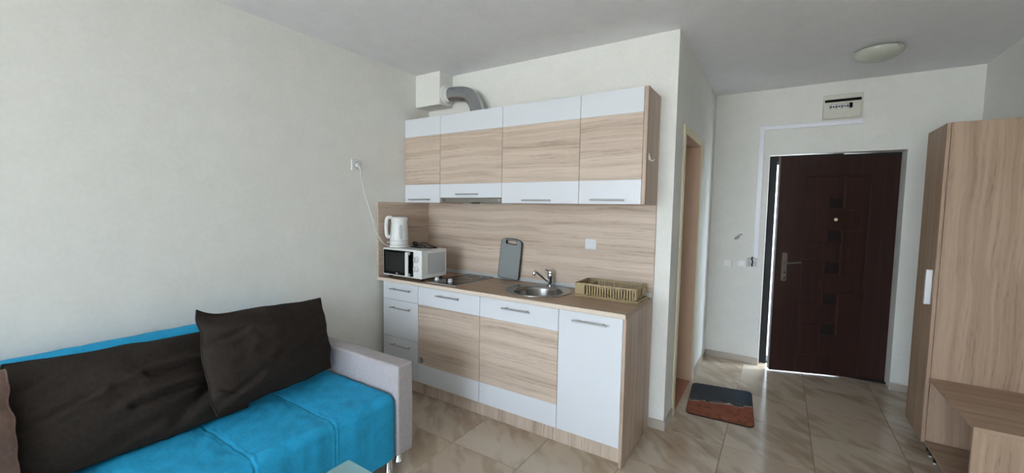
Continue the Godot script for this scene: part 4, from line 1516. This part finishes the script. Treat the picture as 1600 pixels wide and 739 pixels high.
func build_mat() -> void:
	var c := [Vector2(2.183, -0.972), Vector2(2.625, -1.045), Vector2(2.676, -0.382), Vector2(2.232, -0.352)]   # far left, far right, near right, near left
	var pt := func(u: float, v: float) -> Vector2:
		return (c[0] as Vector2).lerp(c[1], u).lerp((c[3] as Vector2).lerp(c[2], u), v)
	var out := rrect(0, 0, 1, 1, 0.085, 7)
	var t := thing("door_mat", "rounded door mat printed with dark sea and orange sand, on the corridor floor", "mat", V3(2.43, 0, -0.69))
	var top := mb()
	var ed := mb()
	var s := top.V.size()
	top.v(V3(pt.call(0.5, 0.5).x, 0.0075, pt.call(0.5, 0.5).y), Vector3.UP)
	top.U[0] = Vector2(0.5, 0.5)
	for q in out:
		var sh := (q - Vector2(0.5, 0.5)) * 0.985 + Vector2(0.5, 0.5)
		var w: Vector2 = pt.call(sh.x, sh.y)
		var i := top.v(V3(w.x, 0.0075, w.y), Vector3.UP)
		top.U[i] = sh
	for k in out.size():
		var j := (k + 1) % out.size()
		top.tri_i(0, j + 1, k + 1)
	part("printed_top", top, M.mat_print, t)
	for k in out.size():
		var j := (k + 1) % out.size()
		var a: Vector2 = pt.call(out[k].x, out[k].y)
		var b: Vector2 = pt.call(out[j].x, out[j].y)
		var sa := (out[k] - Vector2(0.5, 0.5)) * 0.985 + Vector2(0.5, 0.5)
		var sb := (out[j] - Vector2(0.5, 0.5)) * 0.985 + Vector2(0.5, 0.5)
		var ai: Vector2 = pt.call(sa.x, sa.y)
		var bi: Vector2 = pt.call(sb.x, sb.y)
		ed.poly([V3(b.x, 0.0003, b.y), V3(a.x, 0.0003, a.y), V3(a.x, 0.0055, a.y), V3(b.x, 0.0055, b.y)])
		ed.poly([V3(b.x, 0.0055, b.y), V3(a.x, 0.0055, a.y), V3(ai.x, 0.0075, ai.y), V3(bi.x, 0.0075, bi.y)])
	part("edge", ed, M.mat_edge, t)


func plate_xf(origin: Vector3, out: Vector3) -> Transform3D:
	var x := Vector3.UP.cross(out).normalized()
	return Transform3D(Basis(x, Vector3.UP, out), origin)


func build_wall_fittings() -> void:
	# socket on the left wall with the kettle plug
	var o := V3(WLEFT, 1.80, 0.795)
	var t := thing("wall_socket", "white socket with a plug in it, high on the left wall", "socket", o)
	var b := mb()
	b.xf = plate_xf(o, Vector3.RIGHT)
	b.prism(rrect(-0.042, -0.042, 0.042, 0.042, 0.006), 0.0004, 0.010, 0.003)
	part("plate", b, M.plastic, t)
	var r := mb()
	r.xf = b.xf
	r.lathe([Vector2(0.0, 0.0102), Vector2(0.020, 0.0102), Vector2(0.021, 0.013), Vector2(0.025, 0.013), Vector2(0.026, 0.009)], 28, Vector3.ZERO, Vector3(0, 0, 1))
	part("insert", r, M.plastic_grey, t)
	var pg := thing("plug", "white moulded plug in the socket on the left wall", "plug", o + V3(0.0105, -0.02, 0))
	var g := mb()
	g.xf = b.xf
	g.lathe([Vector2(0, 0.0104), Vector2(0.018, 0.0104), Vector2(0.019, 0.020), Vector2(0.015, 0.032), Vector2(0.007, 0.036), Vector2(0.0, 0.036)], 22, Vector3.ZERO, Vector3(0, 0, 1))
	g.tube(curve([V3(0.0, -0.004, 0.030), V3(0.004, -0.016, 0.036), V3(0.006, -0.026, 0.038)], 4), 0.006, 10)
	part("body", g, M.plastic, pg)
	# rocker switch on the splashback
	var o2 := V3(1.604, 1.238, 0.0162)
	var s := thing("light_switch", "white square switch on the oak splashback above the dish rack", "switch", o2)
	var b2 := mb()
	b2.xf = plate_xf(o2, Vector3.BACK)
	b2.prism(rrect(-0.042, -0.038, 0.042, 0.038, 0.005), 0.0002, 0.009, 0.003)
	part("plate", b2, M.plastic, s)
	var b3 := mb()
	b3.xf = b2.xf
	b3.prism(rrect(-0.030, -0.028, 0.030, 0.028, 0.003), 0.0088, 0.0125, 0.002)
	part("rocker", b3, M.white, s)
	# two flush plates by the entrance
	var lb := ["flush cream switch plate left of the white trunking end", "flush cream switch plate touching the small cable box"]
	var xs := [[2.290, 2.368, 0.946, 1.012], [2.414, 2.488, 0.952, 1.018]]
	for i in 2:
		var x: Array = xs[i]
		var oo := V3((x[0] + x[1]) / 2, (x[2] + x[3]) / 2, WENT)
		var n := thing("light_switch", lb[i], "switch", oo)
		var p := mb()
		p.xf = plate_xf(oo, Vector3.BACK)
		var w: float = (x[1] - x[0]) / 2
		var h: float = (x[3] - x[2]) / 2
		p.prism(rrect(-w, -h, w, h, 0.005), 0.0004, 0.008, 0.002)
		part("plate", p, mat(Color(0.95, 0.945, 0.93), 0.45), n)
		var q := mb()
		q.xf = p.xf
		q.prism(rrect(-w + 0.012, -h + 0.012, w - 0.012, h - 0.012, 0.003), 0.0078, 0.0105, 0.0015)
		part("rocker", q, mat(Color(0.96, 0.955, 0.945), 0.4), n)
	# cable box at the foot of the trunking
	var c := thing("cable_box", "small white cable box with dark leads below the trunking", "cable box", V3(2.540, 0.955, WENT))
	var fr := mb()
	fr.box(V3(2.495, 0.953, WENT + 0.0004), V3(2.588, 0.966, WENT + 0.030), 0.003)
	fr.box(V3(2.495, 0.966, WENT + 0.0004), V3(2.505, 1.028, WENT + 0.030), 0.003)
	fr.box(V3(2.578, 0.966, WENT + 0.0004), V3(2.588, 1.028, WENT + 0.030), 0.003)
	fr.box(V3(2.505, 0.966, WENT + 0.0004), V3(2.578, 1.028, WENT + 0.012), 0.002)
	part("housing", fr, M.plastic, c)
	part("cover", mb().box(V3(2.500, 1.028, WENT + 0.0004), V3(2.582, 1.048, WENT + 0.026), 0.004), M.plastic_grey, c)
	for x in [2.518, 2.566]:
		part("terminal", mb().box(V3(x - 0.010, 0.975, WENT + 0.012), V3(x + 0.010, 1.018, WENT + 0.022), 0.002), M.plastic_grey, c)
	part("lead", mb().tube(curve([V3(2.541, 1.058, WENT + 0.020), V3(2.538, 1.035, WENT + 0.028), V3(2.545, 1.010, WENT + 0.024), V3(2.540, 0.985, WENT + 0.022), V3(2.544, 0.968, WENT + 0.020)], 5), 0.0065, 8), M.rubber, c)
	# hook with a twist of wire
	var hk := thing("wall_hook", "small dark wire hook on the wall left of the trunking", "hook", V3(2.41, 1.245, WENT))
	var wr := mb()
	wr.tube(curve([V3(2.388, 1.222, WENT + 0.004), V3(2.382, 1.236, WENT + 0.014), V3(2.398, 1.252, WENT + 0.016), V3(2.412, 1.246, WENT + 0.014), V3(2.402, 1.230, WENT + 0.016), V3(2.392, 1.240, WENT + 0.018), V3(2.412, 1.262, WENT + 0.018), V3(2.432, 1.276, WENT + 0.014), V3(2.440, 1.270, WENT + 0.006)], 6), 0.0058, 8)
	part("wire", wr, M.nickel, hk)
	part("screw", mb().lathe([Vector2(0, 0), Vector2(0.011, 0), Vector2(0.009, 0.006), Vector2(0, 0.007)], 14, V3(2.412, 1.252, WENT + 0.0003), Vector3(0, 0, 1)), M.plastic_grey, hk)
	# trunking
	var k := thing("cable_trunking", "white cable trunking running from the fuse box down beside the door", "trunking", V3(2.56, 1.05, WENT))
	part("duct", mb().box(V3(2.548, 2.268, WENT + 0.0004), V3(3.300, 2.305, WENT + 0.018), 0.002), M.trunk, k)
	part("duct", mb().box(V3(2.548, 1.0485, WENT + 0.0004), V3(2.586, 2.2675, WENT + 0.018), 0.002), M.trunk, k)
	part("corner_piece", mb().box(V3(2.5465, 2.2665, WENT + 0.0002), V3(2.5885, 2.3065, WENT + 0.0195), 0.002), M.trunk, k)
	# fuse box
	var f := thing("fuse_box", "beige fuse box with a dark lid slot above the entrance door", "fuse box", V3(3.15, 2.318, WENT))
	part("case", mb().box(V3(3.020, 2.3215, WENT + 0.0004), V3(3.293, 2.529, WENT + 0.026), 0.005), M.fuse, f)
	part("cover", mb().box(V3(3.030, 2.331, WENT + 0.026), V3(3.283, 2.466, WENT + 0.032), 0.003), M.fuse, f)
	part("lid_slot", mb().rbox(V3(3.030, 2.464, WENT + 0.024), V3(3.281, 2.488, WENT + 0.036), 0.004, 2), M.smoke, f)
	part("window", mb().box(V3(3.060, 2.404, WENT + 0.0318), V3(3.224, 2.448, WENT + 0.033), 0.0005), M.plastic_grey, f)
	for i in 7:
		var x := 3.064 + i * 0.0195
		var br := part("breaker", mb().box(V3(x, 2.406, WENT + 0.033), V3(x + 0.018, 2.440, WENT + 0.037), 0.001), M.plastic if i % 2 else M.plastic_grey, f)
		part("toggle", mb().box(V3(x + 0.004, 2.416, WENT + 0.037), V3(x + 0.014, 2.428, WENT + 0.042), 0.001), M.smoke, br)
	part("main_switch", mb().box(V3(3.201, 2.404, WENT + 0.033), V3(3.223, 2.448, WENT + 0.038), 0.001), M.smoke, f)
	var arc := []
	for i in 13:
		var a := PI + PI * i / 12.0
		arc.append(V3(3.147 + cos(a) * 0.033, 2.376 + sin(a) * 0.024, WENT + 0.032))
	part("finger_notch", mb().tube(arc, 0.0025, 6), M.fuse, f)


func build_ceiling_lamp() -> void:
	var c := V3(3.272, CEIL, -1.035)
	var t := thing("ceiling_lamp", "round frosted glass ceiling lamp, switched off, in the corridor", "lamp", c - V3(0, 0.09, 0))
	part("mount", mb().lathe([Vector2(0.0, -0.022), Vector2(0.085, -0.022), Vector2(0.09, -0.018), Vector2(0.09, -0.0005), Vector2(0, -0.0005)], 36, c), M.plastic, t)
	var pf := []
	for k in 13:
		var a := PI / 2 * k / 12.0
		pf.append(Vector2(0.138 * sin(a), -0.020 - 0.062 * cos(a)))
	pf.append(Vector2(0.140, -0.016))
	pf.append(Vector2(0.136, -0.013))
	part("shade", mb().lathe(pf, 56, c), M.lampglass, t)
	for k in 3:
		var a := TAU * k / 3.0 + 0.9
		var d := V3(cos(a), 0, sin(a))
		part("clip", mb().tube([c + d * 0.092 + V3(0, -0.010, 0), c + d * 0.128 + V3(0, -0.009, 0), c + d * 0.144 + V3(0, -0.016, 0), c + d * 0.142 + V3(0, -0.030, 0)], 0.006, 8), M.nickel, t)
